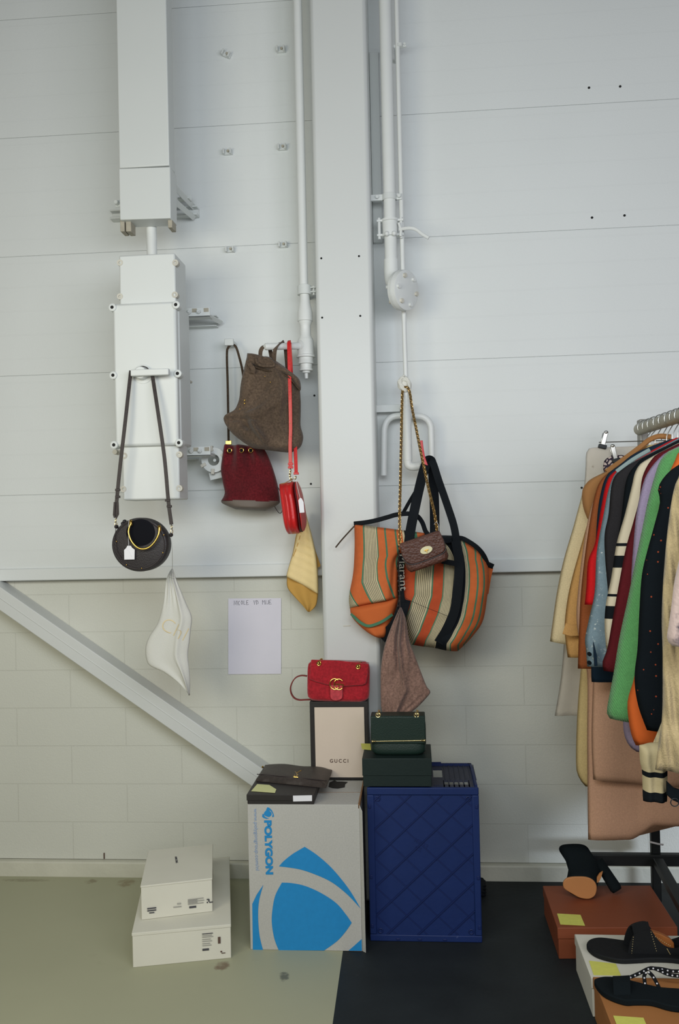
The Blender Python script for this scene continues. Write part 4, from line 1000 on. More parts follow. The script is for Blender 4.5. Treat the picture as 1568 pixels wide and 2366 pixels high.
fs = [(j*n1+i, j*n1+i+1, (j+1)*n1+i+1, (j+1)*n1+i) for j in range(n2-1) for i in range(n1-1)]; fs += [tuple(N1+x for x in f[::-1]) for f in fs]
bd = [i for i in range(n1)]+[j*n1+n1-1 for j in range(1, n2)]+[(n2-1)*n1+i for i in range(n1-2, -1, -1)]+[j*n1 for j in range(n2-2, 0, -1)]
fs += [(bd[i], bd[i-1], N1+bd[i-1], N1+bd[i]) for i in range(len(bd))]
g.add(vs, fs); part('body', g, 'clutch_leather', t, smooth=False, autos=.9)
g = G().tube([CL[0].lerp(CL[3], .12+.0*i)+(CL[1]-CL[0])*(i/10)+V((0, 0, .0145)) for i in range(11)], .0015, 6); part('seam', g, 'black_strap', t)
mc = (CL[0]+CL[1]+CL[2]+CL[3])/4+V((-.01, .0, .0205)); ex = (CL[1]-CL[0]).normalized(); ey = (CL[3]-CL[0]); ey = (ey-ex*ey.dot(ex)).normalized()
g = G()
for st in ([(650, 1396), (668, 1416), (671, 1452)], [(716, 1385), (690, 1400), (668, 1418)], [(692, 1402), (662, 1408), (668, 1424), (684, 1434), (660, 1448), (636, 1444)], [(652, 1422), (640, 1456), (684, 1457)]):
    g.tube([atz(540+a/4.612, 1480+b/4.612, z0+hb+.021) for a, b in st], .0017, 6)
part('monogram', g, 'gold', t, label='gold monogram')
part('zip_end', G().ball(CL[3].lerp(CL[0], .3)+V((0.0, 0, .01)), (.004, .006, .004), 8), 'gold', t)

# ---- upright box with pale lid
zg = zt+.001
A1 = atz(716, 1802, zg); yg = max(A1.y, yf+.19); x0, x1 = at(716.5, 1700, yg).x, at(849, 1700, yg).x; zu = at(780, 1621, yg).z
t = thing('upright_box', 'black edged gift box with a cream face standing upright behind the clutch', 'box', ((x0+x1)/2, yg, zg))
part('body', G().box(x0, x1+.003, yg, yg+.075, zg, zu), 'box_black', t, bevel=.002)
xf0, xf1 = at(726, 1633, yg).x, at(840.5, 1635, yg).x; za, zb_ = at(780, 1634, yg).z, at(780, 1796, yg).z
part('face_panel', G().box(xf0, xf1, yg-.0015, yg, zb_, za), 'label_cream', t, bevel=.0006, label='cream face panel')
part('lettering', text('GUCCI', .0165, None, at(783, 1758.5, yg-.002), width=.064, ext=.0003, font_off=.0003, spacing=1.4), 'ink_brown', t)

# ---- red velvet bag
zr = zu+.001; yr = yg+.03
c = V(((at(711, 1600, yr).x+at(855, 1600, yr).x)/2, yr, (zr+at(780, 1527, yr).z)/2)); hx = (at(855, 1600, yr).x-at(711, 1600, yr).x)/2; hz = (at(780, 1527, yr).z-zr)/2
t = thing('velvet_bag', 'small red velvet flap bag with gold letters standing on the upright box', 'handbag', (c.x, yr, zr))
XX, ZZ = V((1, 0, -.03)).normalized(), V((.03, 0, 1)).normalized()
part('body', rbox(c, XX, V((0, 1, 0)), ZZ, hx, .030, hz, .01, tb=-.3, n=13), 'velvet_red', t, smooth=True)
k46 = lambda L_, Y: [at(540+x/4.612, 1480+y/4.612, Y) for x, y in L_]
fl = k46([(822, 205), (815, 300), (800, 410), (870, 440), (980, 470), (1090, 490), (1180, 490), (1290, 482), (1370, 478), (1405, 462), (1425, 380), (1437, 250), (1120, 215)], yr-.041)
g = G().prism(fl, (0, .009, 0)); ftop = k46([(822, 205), (1437, 250)], yr); a, b = ftop
g.hexa([(a.x, yr-.038), (b.x, yr-.038), (b.x, yr+.028), (a.x, yr+.028)], min(a.z, b.z)-.004, min(a.z, b.z)+.003)
part('flap', g, 'velvet_red', t, bevel=.003)
part('clasp_tab', G().prism([V(p) for p in cr(k46([(1028, 480), (1028, 590), (1045, 628), (1090, 640), (1140, 625), (1155, 590), (1155, 480)], yr-.046), 4)], (0, .008, 0)), 'velvet_red_light', t, bevel=.001)
g = G(); cG = k46([(1074, 464), (1118, 467)], yr-.049)
for c_, s_, in ((cG[0], 1), (cG[1], -1)):
    pts = [c_+V((math.cos(a_)*.0165, 0, math.sin(a_)*.0185)) for a_ in [math.radians(x) for x in ((range(40, 325, 12)) if s_ == -1 else range(140, -140, -1) if 0 else (range(45, 325, 12)))]]
    g.tube(pts, .0019, 8)
    e = c_+V((.0135, 0, -.0105)); g.tube([e, c_+V((.0155, 0, 0)), c_+V((.003, 0, 0))], .0018, 8)
part('monogram', g, 'gold', t, label='gold double letter G clasp')
for px, py in ((907, 245), (1323, 280)):
    c_ = k46([(px, py)], yr-.044)[0]
    e = part('grommet', G().ring(c_, (0, 1, 0), .0068, .0018, 20, 8), 'gold', t)
    part('grommet_hole', G().cyl(c_+V((0, .004, 0)), c_+V((0, .0008, 0)), .0055), 'dark_hole', e)
g = G()
for px, py in ((907, 245), (1323, 280)): g.chain([*k46([(px, py+5)], yr-.046), *k46([(px+5, py-30)], yr-.04), *k46([(px+25, py-45)], yr-.025), *k46([(px+30, py-30)], yr)], .0105, .0019)
part('chain', g, 'gold', t)
g = G().strap(cr(k46([(780, 378), (720, 372), (660, 395), (620, 450), (604, 510), (615, 570), (650, 615), (700, 632), (760, 630), (830, 628)], yr+.005), 6), .004, .014); part('strap', g, 'strap_red', t, label='dark red leather strap')

# ---- blue crate standing on its side
cl, cr_ = atz(854, 2171, 0), atz(1114, 2182, 0); yc = (cl.y+cr_.y)/2; X0, X1 = cl.x+.002, at(1112, 2100, yc).x; ZT = at(980, 1820, yc).z
DPC = .30
t = thing('plastic_crate', 'dark blue plastic crate standing on its side with its ribbed bottom facing out', 'crate', ((X0+X1)/2, yc, 0))
g = G(); g.box(X0+.008, X1-.008, yc+.004, yc+.010, .008, ZT-.008)
part('bottom_plate', g, 'crate_blue', t)
g = G()
for q in ((X0, X1, 0, .022), (X0, X1, ZT-.024, ZT), (X0, X0+.022, .022, ZT-.024), (X1-.022, X1, .022, ZT-.024)): g.box(q[0], q[1], yc-.001, yc+.012, q[2], q[3])
part('rim', g, 'crate_blue', t, bevel=.003)
g = G(); xa, xb, za_, zb2 = X0+.022, X1-.022, .022, ZT-.024; W2, H2 = xb-xa, zb2-za_
def clipseg(px, pz, dx, dz):
    ts = []
    for tt in ((xa-px)/dx, (xb-px)/dx): z = pz+dz*tt; ts += [tt] if za_-1e-6 <= z <= zb2+1e-6 else []
    for tt in ((za_-pz)/dz, (zb2-pz)/dz): x_ = px+dx*tt; ts += [tt] if xa-1e-6 <= x_ <= xb+1e-6 else []
    ts = sorted(ts); return (ts[0], ts[-1]) if len(ts) > 1 and ts[-1]-ts[0] > .02 else None
for i in range(-4, 12):
    for dx, dz, pr_ in ((1, .93, .006), (1, -.93, .003)):
        px, pz = xa, za_+(i*.092-.03 if dz > 0 else i*.092+.06); cs = clipseg(px, pz, dx, dz)
        if cs:
            p_, q_ = V((px+dx*cs[0], yc+.002, pz+dz*cs[0])), V((px+dx*cs[1], yc+.002, pz+dz*cs[1]))
            g.sweep([p_, q_], [(-.0016, -pr_+.003), (.0016, -pr_+.003), (.0016, .003), (-.0016, .003)], ref=(0, 1, 0))
part('rib', g, 'crate_rib', t)
g = G()
for x_, z_ in ((xa+.012, za_+.012), (xb-.012, za_+.012), (xa+.012, zb2-.012), (xb-.012, zb2-.012)): g.ring((x_, yc+.001, z_), (0, 1, 0), .007, .0018, 18, 6)
for x_ in (X0+.008, X1-.008):
    for z_ in (.05, ZT*.42, ZT-.06): g.box(x_-.004, x_+.004, yc-.004, yc, z_-.006, z_+.006)
for x_ in (X0+.09, X0+.16, X0+.24): g.box(x_-.006, x_+.006, yc-.004, yc, .006, .012)
part('foot', g, 'crate_rib', t, bevel=.001)
part('lettering', text('K7 23\nCS', .020, None, at(969, 1955, yc+.0035), right=(.86, 0, -.5), up=(.5, 0, .86), ext=.0008), 'crate_rib', t)
# walls: long sides solid, upper side with a hand hole and slots
g = G(); g.box(X0+.006, X0+.012, yc+.01, yc+DPC, .006, ZT-.006); g.box(X1-.012, X1-.006, yc+.01, yc+DPC, .006, ZT-.006); g.box(X0+.006, X1-.006, yc+.01, yc+DPC, .004, .010)
part('side_wall', g, 'crate_blue', t, bevel=.001)
mat('crate_top', '34384A', .55, var=.15, vs=30, bump=.1)
g = G(); zc = ZT-.014; zc1 = ZT-.008; xr = X1-.006
def ty(py): return atz(1050, py, zc1).y
yA, yB, yC, yD = yc+.008, ty(1803), ty(1797), yc+DPC
yB = max(yB, yA+.02)
g.box(X0+.008, X0+.16, yA, yD, zc, zc1)
hx0, hx1 = atz(1000, 1785, zc1).x, atz(1021, 1785, zc1).x; hy0, hy1 = ty(1796), ty(1776)
g.box(X0+.16, hx0, yA, yD, zc, zc1); g.box(hx0, hx1, yA+.05, hy0, zc, zc1); g.box(hx0, hx1, hy1, yD, zc, zc1)
sx0, sx1 = atz(1025, 1806, zc1).x, atz(1082, 1806, zc1).x; sy0, sy1 = ty(1813), ty(1803)
g.box(hx1, xr-.004, sy1, yD, zc, zc1); g.box(hx1, sx0, yA, sy1, zc, zc1); g.box(sx1, xr-.004, yA, sy1, zc, zc1); g.box(sx0, sx1, yA, max(sy0, yA+.004), zc, zc1)
for i in range(6): xx = sx0+(sx1-sx0)*i/5; g.box(xx-.0022, xx+.0022, yA, sy1, zc, zc1)
for i in range(7): xx = hx1+.008+i*.017; g.box(xx-.0012, xx+.0012, sy1, yD, zc1, zc1+.003)
part('top_wall', g, 'crate_top', t)
g = G(); rp_ = [V((X0+.01, yD-.004, ZT-.006)), V((xr-.03, yD-.004, ZT-.006)), V((xr-.012, yD-.010, ZT-.006)), V((xr-.002, yD-.030, ZT-.006)), V((xr, yA+.02, ZT-.006))]
g.sweep(cr(rp_, 5), [(-.004, -.006), (.004, -.006), (.004, .006), (-.004, .006)], ref=(0, 0, 1)); g.box(hx0-.03, hx0+.03, yD-.006, yD, ZT-.010, ZT+.004)
part('top_rim', g, 'crate_rib', t)

# ---- dark green box, note and green bag
zq = ZT+.004; B1 = atz(836, 1821, zq); yB1 = yc-.004; bx0, bx1 = at(837, 1800, yB1).x, at(998, 1800, yB1).x; zb3 = at(918, 1752.5, yB1).z
t = thing('shoe_box', 'dark green black gift box on top of the blue crate', 'box', ((bx0+bx1)/2, yB1, zq))
yBk = yB1+.19
g = G().box(bx0+.002, bx1-.002, yB1+.002, yBk-.002, zq, zb3-.01); part('tray', g, 'green_box', t, bevel=.0015)
g = G().box(bx0, bx1, yB1, yBk, zq+.035, zb3); part('lid', g, 'green_box', t, bevel=.0015)
single('sticky_note', G().prism([atz(x, y, zb3+.0008) for x, y in ((833.5, 1718), (855.5, 1718.5), (857, 1733), (836, 1731))], (0, 0, .0006)), 'sticky', 'yellow sticky note on the dark green box beside the green bag', 'sticky note')
yn = yB1+.075
gx0, gx1 = at(855.5, 1700, yn-.03).x, at(984, 1700, yn-.03).x; gz1 = at(918, 1650, yn).z; gz0 = zb3+.001
t = thing('green_bag', 'dark green leather flap bag with a thin gold bar standing on the dark green box', 'handbag', ((gx0+gx1)/2, yn, gz0))
gc = V(((gx0+gx1)/2, yn, (gz0+gz1)/2))
part('body', rbox(gc+V((0, 0, -.004)), V((1, 0, 0)), V((0, 1, 0)), V((0, 0, 1)), (gx1-gx0)/2, .034, (gz1-gz0)/2-.004, .01, tb=-.25, n=13), 'green_leather', t, smooth=True)
zfl = at(918, 1719, yn-.04).z
g = G().box(gx0+.002, gx1-.002, yn-.040, yn-.032, zfl, gz1); g.box(gx0+.002, gx1-.002, yn-.038, yn+.03, gz1-.006, gz1+.002)
part('flap', g, 'green_leather', t, bevel=.003)
a, b = at(861, 1713, yn-.045), at(980, 1711, yn-.045)
g = G().tube([a, b], .0016, 10)
for q, s in ((a, 1), (b, -1)): g.ball(q, (.0048, .0048, .0042), 12); g.ball(q+V((s*.008, 0, 0)), (.0025, .004, .0038), 10)
part('gold_bar', g, 'pale_gold', t)
g = G()
for px in (873, 962):
    c_ = at(px, 1652, yn-.038); g.ring(c_, (0, 1, 0), .0075, .0016, 18, 8); g.chain([c_+V((0, -.003, 0)), c_+V((0, 0, .008)), c_+V((.004, .02, .010))], .010, .0015)
part('chain_ring', g, 'pale_gold', t)
part('lettering', text('STRATHBERRY', .006, None, V((gc.x-.004, yn-.0365, at(918, 1735, yn-.036).z)), width=.032, ext=.0002), 'pale_gold', t)

# dark cloth lying behind the crate
a = atz(1122, 2040, 0)
t_ = rbox(V((X1+.012, -.10, .021)), V((1, 0, .1)), V((0, 1, 0)), V((0, 0, 1)), .026, .05, .020, .01)
for i, p in enumerate(t_.v): t_.v[i] = p+V((.006*math.sin(p.z*90+i), .004*math.sin(i), .004*math.sin(p.x*80)))
single('cloth_bag', t_, 'black_webbing', 'small dark cloth bundle lying on the floor behind the blue crate', 'cloth', smooth=True)

# ---- two white shoe boxes
def skewbox(fl, fr, bk, z0, z1):
    d = V((bk.x-fr.x, bk.y-fr.y, 0)); return [(fl.x, fl.y), (fr.x, fr.y), (fr.x+d.x, fr.y+d.y), (fl.x+d.x, fl.y+d.y)]
def wbox(name, label, flp, frp, ftop, bkp, z0, lidh):
    fl, fr = atz(*flp, z0), atz(*frp, z0); z1 = at(*ftop, fl.y).z; bk = atz(*bkp, z1)
    ex = (fr-fl).normalized(); ey = V((-ex.y, ex.x, 0)); dep = (bk-fr).dot(ey)
    q = skewbox(fl, fr, bk, 0, 0)
    t = thing(name, label, 'shoe box', ((q[0][0]+q[2][0])/2, (q[0][1]+q[2][1])/2, z0))
    part('tray', G().hexa(q, z0, z1-.004), 'shoebox_white', t, bevel=.0015)
    o = .0015; cx_, cy_ = (q[0][0]+q[2][0])/2, (q[0][1]+q[2][1])/2
    q2 = [(a+(o if a > cx_ else -o), b+(o if b > cy_ else -o)) for a, b in q]
    part('lid', G().hexa(q2, z1-lidh, z1), 'shoebox_white', t, bevel=.0015)
    return t, fl, fr, ex, ey, z1, dep
lb, fl, fr, ex, ey, z1, dep = wbox('shoe_box', 'larger white shoe box at the bottom of the stack on the light floor', (307, 2236), (534, 2213.5), (305, 2156), (529, 1979), 0, .010)
def bars(t, fl, ex, items, z0, name='printed_label', m_='ink'):
    n = ex.cross(V((0, 0, 1)))
    g = G()
    for x0, x1, za, zb in items:
        c = fl+ex*((x0+x1)/2)+n*.0022; g.obox((c.x, c.y, z0+(za+zb)/2), ex*((x1-x0)/2), n*.0006, V((0, 0, (zb-za)/2)))
    part(name, g, m_, t)
mat('ink_light', 'A3A29A', .7, bump=0)
W_ = (fr-fl).length
bars(lb, fl, ex, [(.212, .245, .083, .085), (.212, .232, .032, .038)]+[], 0)
bars(lb, fl, ex, [(.212, .212+w, z, z+.0018) for w, z in ((.03, .078), (.034, .073), (.026, .066), (.03, .060), (.024, .053), (.028, .047))], 0, 'printed_lines', 'ink_light')
bars(lb, fl, ex, [(W_-.040, W_-.032, .050, .070), (W_-.033, W_-.028, .022, .026), (W_-.03, W_-.018, .018, .020)], 0, 'barcode', 'ink_brown')
zz = z1+.0005
ub, fl, fr, ex, ey, z2, dep = wbox('shoe_box', 'smaller white shoe box on top of the larger white one', (327, 2126), (491, 2106), (323, 2047), (491, 1950), zz, .006)
W_ = (fr-fl).length
bars(ub, fl, ex, [(.018, .046, .033, .0365), (.018, .046, .026, .0295), (.024, .040, .019, .022), (.150, .172, .020, .026), (.206, .214, .040, .043), (.211, .215, .034, .041), (.206, .210, .030, .034), (.214, .226, .030, .033)], zz)
bars(ub, fl, ex, [(.146, .146+w, z, z+.0022) for w, z in ((.05, .047), (.03, .0435), (.052, .040), (.03, .036), (.05, .032))]+[(.10, .125, .028, .031), (.112, .124, .037, .041)], zz, 'printed_lines', 'ink_light')
cen_ = fl+ex*(W_*.545)+ey*(dep*.62)
part('lettering', text('ANINE BING', .011, None, (cen_.x, cen_.y, z2+.0008), right=-ey, up=ex, ext=.0003, width=.062), 'ink', ub)

# ---- tan and white boxes on the right, with notes
mat('box_rust', '86462A', .6, var=.05, vs=10, bump=.06)
mat('box_tan', 'A9713F', .65, var=.05, vs=10, bump=.06)
mat('black_suede', '141B1E', .9, var=.1, bump=.3, bs=300, spec=.12)
mat('sandal_black', '191B1D', .7, var=.1, bump=.2, spec=.2)
mat('sole_tan', 'C18450', .55, var=.06, vs=10, bump=.05)
mat('insole', 'A8652F', .6, var=.1, bump=.1)
def gbox(name, label, cat, q, z1, lidh, m_, gap=True):
    cx_, cy_ = sum(p[0] for p in q)/4, sum(p[1] for p in q)/4
    t = thing(name, label, cat, (cx_, cy_, 0)); o = .0025
    part('tray', G().hexa(q, 0, z1-.003), m_, t, bevel=.002)
    q2 = [(a+(o if a > cx_ else -o), b+(o if b > cy_ else -o)) for a, b in q]
    part('lid', G().hexa(q2, z1-lidh, z1), m_, t, bevel=.002)
    return t
f_ = atz(1294, 2216, 0); z1 = at(1289, 2143, f_.y).z; a, b, c_, d_ = [atz(x, y, z1) for x, y in ((1289, 2143), (1562, 2141), (1493, 2046), (1248, 2047))]
zB = z1
gbox('shoe_box', 'rust brown shoe box under the black heeled boot', 'shoe box', [(a.x, a.y), (b.x, b.y), (b.x, c_.y), (a.x, d_.y)], z1, .035, 'box_rust')
single('sticky_note', G().prism([atz(x, y, z1+.0008) for x, y in ((1286.5, 2111), (1340.5, 2114), (1351, 2139), (1294, 2136))], (0, 0, .0006)), 'sticky', 'yellow sticky note on the rust brown shoe box', 'sticky note')
f_ = atz(1370, 2350, 0); z1 = at(1367, 2258, f_.y).z; a = atz(1367, 2258, z1); d_ = atz(1329, 2159, z1)
gbox('shoe_box', 'white shoe box under the black sandal with the tan insole', 'shoe box', [(a.x, a.y), (a.x+.36, a.y), (a.x+.36, d_.y), (a.x, d_.y)], z1, .030, 'shoebox_white')
zW = z1
single('sticky_note', G().prism([atz(x, y, z1+.0008) for x, y in ((1360, 2220), (1422, 2227), (1434, 2254), (1371, 2253))], (0, 0, .0006)), 'sticky', 'yellow sticky note on the white shoe box under the black sandal', 'sticky note')
ya = a.y-.004; z1 = zW+.004; a2 = atz(1373, 2262, z1)
gbox('shoe_box', 'tan shoe box nearest the camera, under the studded flat sandal', 'shoe box', [(a2.x, ya-.30), (a2.x+.36, ya-.30), (a2.x+.36, ya-.003), (a2.x, ya-.003)], z1, .03, 'box_tan')
zT = z1
single('sticky_note', G().prism([atz(x, y, z1+.0008) for x, y in ((1416, 2347), (1486, 2352), (1498, 2380), (1427, 2376))], (0, 0, .0006)), 'sticky', 'yellow sticky note on the tan shoe box, at the bottom edge of the photo', 'sticky note')

# ---- black heeled mule lying against its heel on the rust box
c0 = atz(1338, 2076, zB); YH = c0.y
t = thing('heeled_mule', 'black block-heeled mule tipped over on the rust brown box, tan sole showing', 'shoe', (c0.x, YH, zB))
k78 = lambda L_, Y: [at(1280+x/7.84, 1900+y/7.84, Y) for x, y in L_]
so = [(160, 1130), (175, 1070), (230, 1020), (320, 998), (450, 992), (570, 998), (670, 1030), (740, 1090), (770, 1170), (760, 1270), (725, 1340), (650, 1385), (560, 1390), (450, 1365), (330, 1300), (230, 1240), (175, 1190)]
P = cr(k78(so, YH-.016), 4, closed=True)
part('sole', G().prism(P, (0, .009, 0)), 'sole_tan', t, bevel=.002, label='tan oval sole')
g = G(); secs = [([(150, 1125), (240, 1010), (450, 980), (650, 1010), (765, 1110), (772, 1200), (720, 1345), (560, 1395), (330, 1310), (190, 1200)], -.004), ([(200, 1090), (270, 970), (450, 900), (640, 930), (770, 1080), (775, 1180), (710, 1290), (560, 1330), (380, 1270), (240, 1180)], .025),
                 ([(285, 960), (265, 780), (420, 690), (700, 690), (870, 780), (800, 960), (740, 1100), (600, 1130), (450, 1100), (330, 1040)], .055), ([(200, 680), (260, 560), (420, 560), (640, 580), (760, 690), (820, 850), (700, 930), (560, 920), (420, 880), (290, 800)], .075),
                 ([(85, 470), (140, 410), (300, 390), (480, 395), (590, 440), (640, 540), (560, 640), (420, 620), (250, 600), (120, 560)], .085)]
vs = []
K = 40
for L_, dy in secs:
    ring_ = resample(cr([at(1280+x/7.84, 1900+y/7.84, YH+dy) for x, y in L_], 5, closed=True)+[at(1280+L_[0][0]/7.84, 1900+L_[0][1]/7.84, YH+dy)], K+1)[:K]; vs += ring_
g.add(vs, [(i*K+j, i*K+(j+1) % K, (i+1)*K+(j+1) % K, (i+1)*K+j) for i in range(len(secs)-1) for j in range(K)]+[list(range(K))[::-1], list(range((len(secs)-1)*K, len(secs)*K))])
part('upper', g, 'black_suede', t, smooth=True)
h0, h1 = k78([(790, 690)], YH+.07)[0], k78([(1110, 1220)], YH+.035)[0]
h1.z = max(h1.z, zB+.022)
g = G().sweep([h0, h0.lerp(h1, .5), h1, h1+(h1-h0).normalized()*.010], [(math.cos(i*PI/8)*.0215, math.sin(i*PI/8)*.018) for i in range(16)], scale=lambda s: .85+.25*s if s < .9 else .8); part('heel', g, 'black_suede', t, smooth=True)
g = G().prism(k78([(770, 1100), (775, 1000), (820, 930), (878, 890), (850, 1000), (810, 1080)], YH+.02), (0, .006, 0)); part('arch', g, 'sole_tan', t)

# ---- flat sandals
def slab(pix, z, h, n=4):
    P = cr([atz(x, y, z) for x, y in pix], n, closed=True); return G().prism(P, (0, 0, h))
k42 = lambda L_: [(1200+x/4.261, 1880+y/4.261) for x, y in L_]
z = zW+.001
t = thing('slide_sandal', 'black leather sandal with a tan lined studded strap on the white shoe box', 'shoe', atz(1460, 2200, z))
sp = k42([(660, 1340), (690, 1285), (780, 1262), (900, 1272), (1040, 1290), (1250, 1300), (1500, 1330), (1800, 1330), (1900, 1420), (1800, 1510), (1500, 1475), (1300, 1470), (1160, 1478), (1000, 1482), (850, 1455), (730, 1410)])
part('sole', slab(sp, z, .014), 'sandal_black', t, bevel=.003)
def arch(pa, pb, w0, h, z, fwd=(.03, 0, 0), n=14, name='strap'):
    """band over the foot from near edge pa to far edge pb"""
    a, b = atz(*pa, z), atz(*pb, z); q = []
    for i in range(n+1):
        s = i/n; p = a.lerp(b, s); p.z = z+.010+h*math.sin(PI*s)**.7; q.append(p+V(fwd)*math.sin(PI*s))
    return q
ym = atz(1480, 2215, z).y
pan = [at(x, y, ym) for x, y in k42([(1060, 1420), (1075, 1330), (1095, 1255), (1130, 1195), (1200, 1160), (1290, 1150), (1330, 1200), (1385, 1270), (1460, 1320), (1560, 1330), (1700, 1290), (1720, 1400), (1700, 1490), (1500, 1478), (1300, 1470), (1100, 1460)])]
part('side_panel', G().prism([V((p.x, p.y, max(p.z, z+.012))) for p in cr(pan, 3, closed=True)], (0, .006, 0)), 'sandal_black', t, bevel=.001)
far = [V((p.x, ym+.055, max(p.z, z+.012))) for p in cr(pan, 3, closed=True)]
part('far_panel', G().prism(far, (0, .005, 0)), 'sandal_black', t, bevel=.001)
qb = []
for x_, dz_ in ((1105, .0), (1160, .012), (1230, .018), (1290, .016)):
    p = at(*k42([(x_, 1200)])[0], ym); qb.append(p)
top_ = [at(x, y, ym) for x, y in k42([(1130, 1195), (1165, 1172), (1210, 1158), (1250, 1152), (1290, 1150)])]
g = G(); vs = [p+V((0, .003, 0)) for p in top_]+[p+V((0, .030, .012)) for p in top_]+[p+V((0, .057, 0)) for p in top_]; n5 = len(top_)
g.add(vs, [(r*n5+i, r*n5+i+1, (r+1)*n5+i+1, (r+1)*n5+i) for r in range(2) for i in range(n5-1)]); g.add([p+V((0, 0, -.004)) for p in vs], [(r*n5+i, (r+1)*n5+i, (r+1)*n5+i+1, r*n5+i+1) for r in range(2) for i in range(n5-1)])
part('strap', g, 'sandal_black', t)
ln = [at(x, y, ym+.030) for x, y in k42([(1292, 1160), (1390, 1190), (1480, 1235), (1520, 1275), (1525, 1330), (1440, 1330), (1370, 1270)])]
part('lining', G().prism(ln, (0, .020, 0)), 'insole', t, bevel=.002, label='tan leather lining')
g = G()
for a, b in (((1118, 1215), (1100, 1395)), ((1292, 1165), (1345, 1350)), ((1335, 1210), (1480, 1300)), ((1450, 1330), (1490, 1400))):
    for k in range(9): p = at(*k42([(lp(a[0], b[0], k/8), lp(a[1], b[1], k/8))])[0], ym); g.ball(p+V((0, -.001, 0)), .0015, 6)
part('studs', g, 'pale_gold', t)
z = zT+.001
t = thing('flat_sandal', 'black flat sandal with white studded T-straps on the tan shoe box', 'shoe', atz(1450, 2300, z))
sp = k42([(735, 1700), (770, 1672), (850, 1658), (1000, 1668), (1110, 1700), (1250, 1735), (1400, 1765), (1650, 1790), (1700, 1880), (1650, 1960), (1480, 1950), (1300, 1900), (1150, 1893), (1040, 1895), (900, 1850), (800, 1790)])
part('sole', slab(sp, z, .016), 'black_suede', t, bevel=.003)
q = arch(k42([(1010, 1850)])[0], k42([(1000, 1668)])[0], 0, .024, z, (0, 0, 0)); part('toe_band', G().strap(q, .044, .004, ref=[V((0, -math.cos(PI*i/14), math.sin(PI*i/14)+.05)) for i in range(15)]), 'black_suede', t)
Yz = atz(1490, 2290, z).y
pts1 = [at(x, y, Yz) for x, y in k42([(1235, 1720), (1230, 1650), (1225, 1600), (1240, 1565)])]; pts2 = [at(x, y, Yz) for x, y in k42([(1380, 1730), (1350, 1670), (1310, 1600), (1270, 1560)])]; pts3 = [at(x, y, Yz+.02) for x, y in k42([(1090, 1610), (1180, 1570), (1290, 1520), (1380, 1545), (1430, 1570), (1500, 1590), (1600, 1600)])]; pts4 = [at(x, y, Yz+.035) for x, y in k42([(1290, 1520), (1400, 1530), (1500, 1550), (1620, 1550)])]
for P_ in (pts1, pts2, pts3, pts4):
    s_ = part('studded_strap', G().strap(cr(P_, 5), .0095, .003, ref=(0, 1, 0)), 'sandal_black', t)
    g = G()
    for p in resample(cr(P_, 5), max(4, int(sum((P_[i+1]-P_[i]).length for i in range(len(P_)-1))/.011))): g.ball(p+V((0, -.002, 0)), (.0024, .0014, .0024), 8)
    part('studs', g, 'white_tag', s_)

# ================================================================ clothes rack on the right
mat('rack_black', '1B2022', .5, var=.1, bump=.05)
mat('rack_grey', '8E8C84', .5, metal=.2, var=.1, bump=.1)
m = mat('rail_tape', 'A39E8A', .4, var=.2, vs=60, bump=.3, bs=80, spec=.6)
R0 = at(1477, 992, -.25); ZRAIL = R0.z; R1 = atz(1568, 962, ZRAIL); rd = (R1-R0).normalized()
def rail(Y): return R0.x+rd.x/rd.y*(Y-R0.y)
RE = V((rail(-1.78), -1.78, ZRAIL))
t = thing('clothes_rack', 'black metal clothes rack with a taped grey hanging rail', 'clothes rack', V((R0.x, -1.0, 0)))
g = G(); prof_ = []; LR = (RE-R0).length
n = int(LR/.006)
for i in range(n+1): prof_.append((LR*i/n, .0195+.0006*(i % 3 == 0)+random.uniform(0, .0009)))
g.lathe(R0, RE-R0, prof_, 20); part('rail', g, 'rail_tape', t, autos=.9)
zb = .173; b0 = at(1515, 1985, -.25)
px_ = b0.x+.002
for yy, nm in ((-.235, 'post'), (-1.80, 'post')):
    xx = px_ if yy > -1 else rail(-1.78)
    g = G().box(xx-.015, xx+.015, yy-.012, yy+.014, .03, ZRAIL+.03 if 0 else 1.50); part('post', g, 'rack_black', t, bevel=.003)
    g = G().box(xx-.015, xx-.003 if 0 else xx+.012, yy-.004, yy+.020, 1.50, ZRAIL+.036); g.box(xx-.018, xx+.03, yy-.014, yy-.006, ZRAIL+.02, ZRAIL+.034); g.box(xx-.020, xx-.012, yy-.02, yy+.02, ZRAIL-.12, ZRAIL+.034)
    part('end_bracket', g, 'rack_grey', t, bevel=.002, label='grey end bracket')
z_lo, z_hi = at(1450, 1998, -.25).z, at(1450, 1972, -.25).z
xa = at(1352, 1985, -.25).x
part('foot_bar', G().box(xa, xa+.62, -.265, -.235, z_lo, z_hi), 'rack_black', t, bevel=.003)
part('foot_bar', G().box(xa, xa+.62, -1.81, -1.78, z_lo, z_hi), 'rack_black', t, bevel=.003)
s0, s1 = atz(1520, 1992, z_hi-.012), atz(1566, 2075, z_hi-.012); sd = (s1-s0).normalized(); yend = -1.79
g = G().sweep([s0, s0+sd*((yend-s0.y)/sd.y)], [(-.016, -.013), (.016, -.013), (.016, .013), (-.016, .013)], ref=(0, 0, 1)); part('base_bar', g, 'rack_black', t, bevel=.002)
for xx in (xa+.03, xa+.59):
    for yy in (-.25, -1.795): part('caster', G().cyl((xx-.012, yy, .03), (xx+.012, yy, .03), .03, k=20).box(xx-.005, xx+.005, yy-.005, yy+.005, .05, z_lo+.004), 'rack_black', t)
part('cable_tie', G().strap([at(1500, 1945, -.27), at(1520, 1950, -.275), at(1532, 1952, -.27)], .006, .002), 'white_tag', t, label='white cable tie')

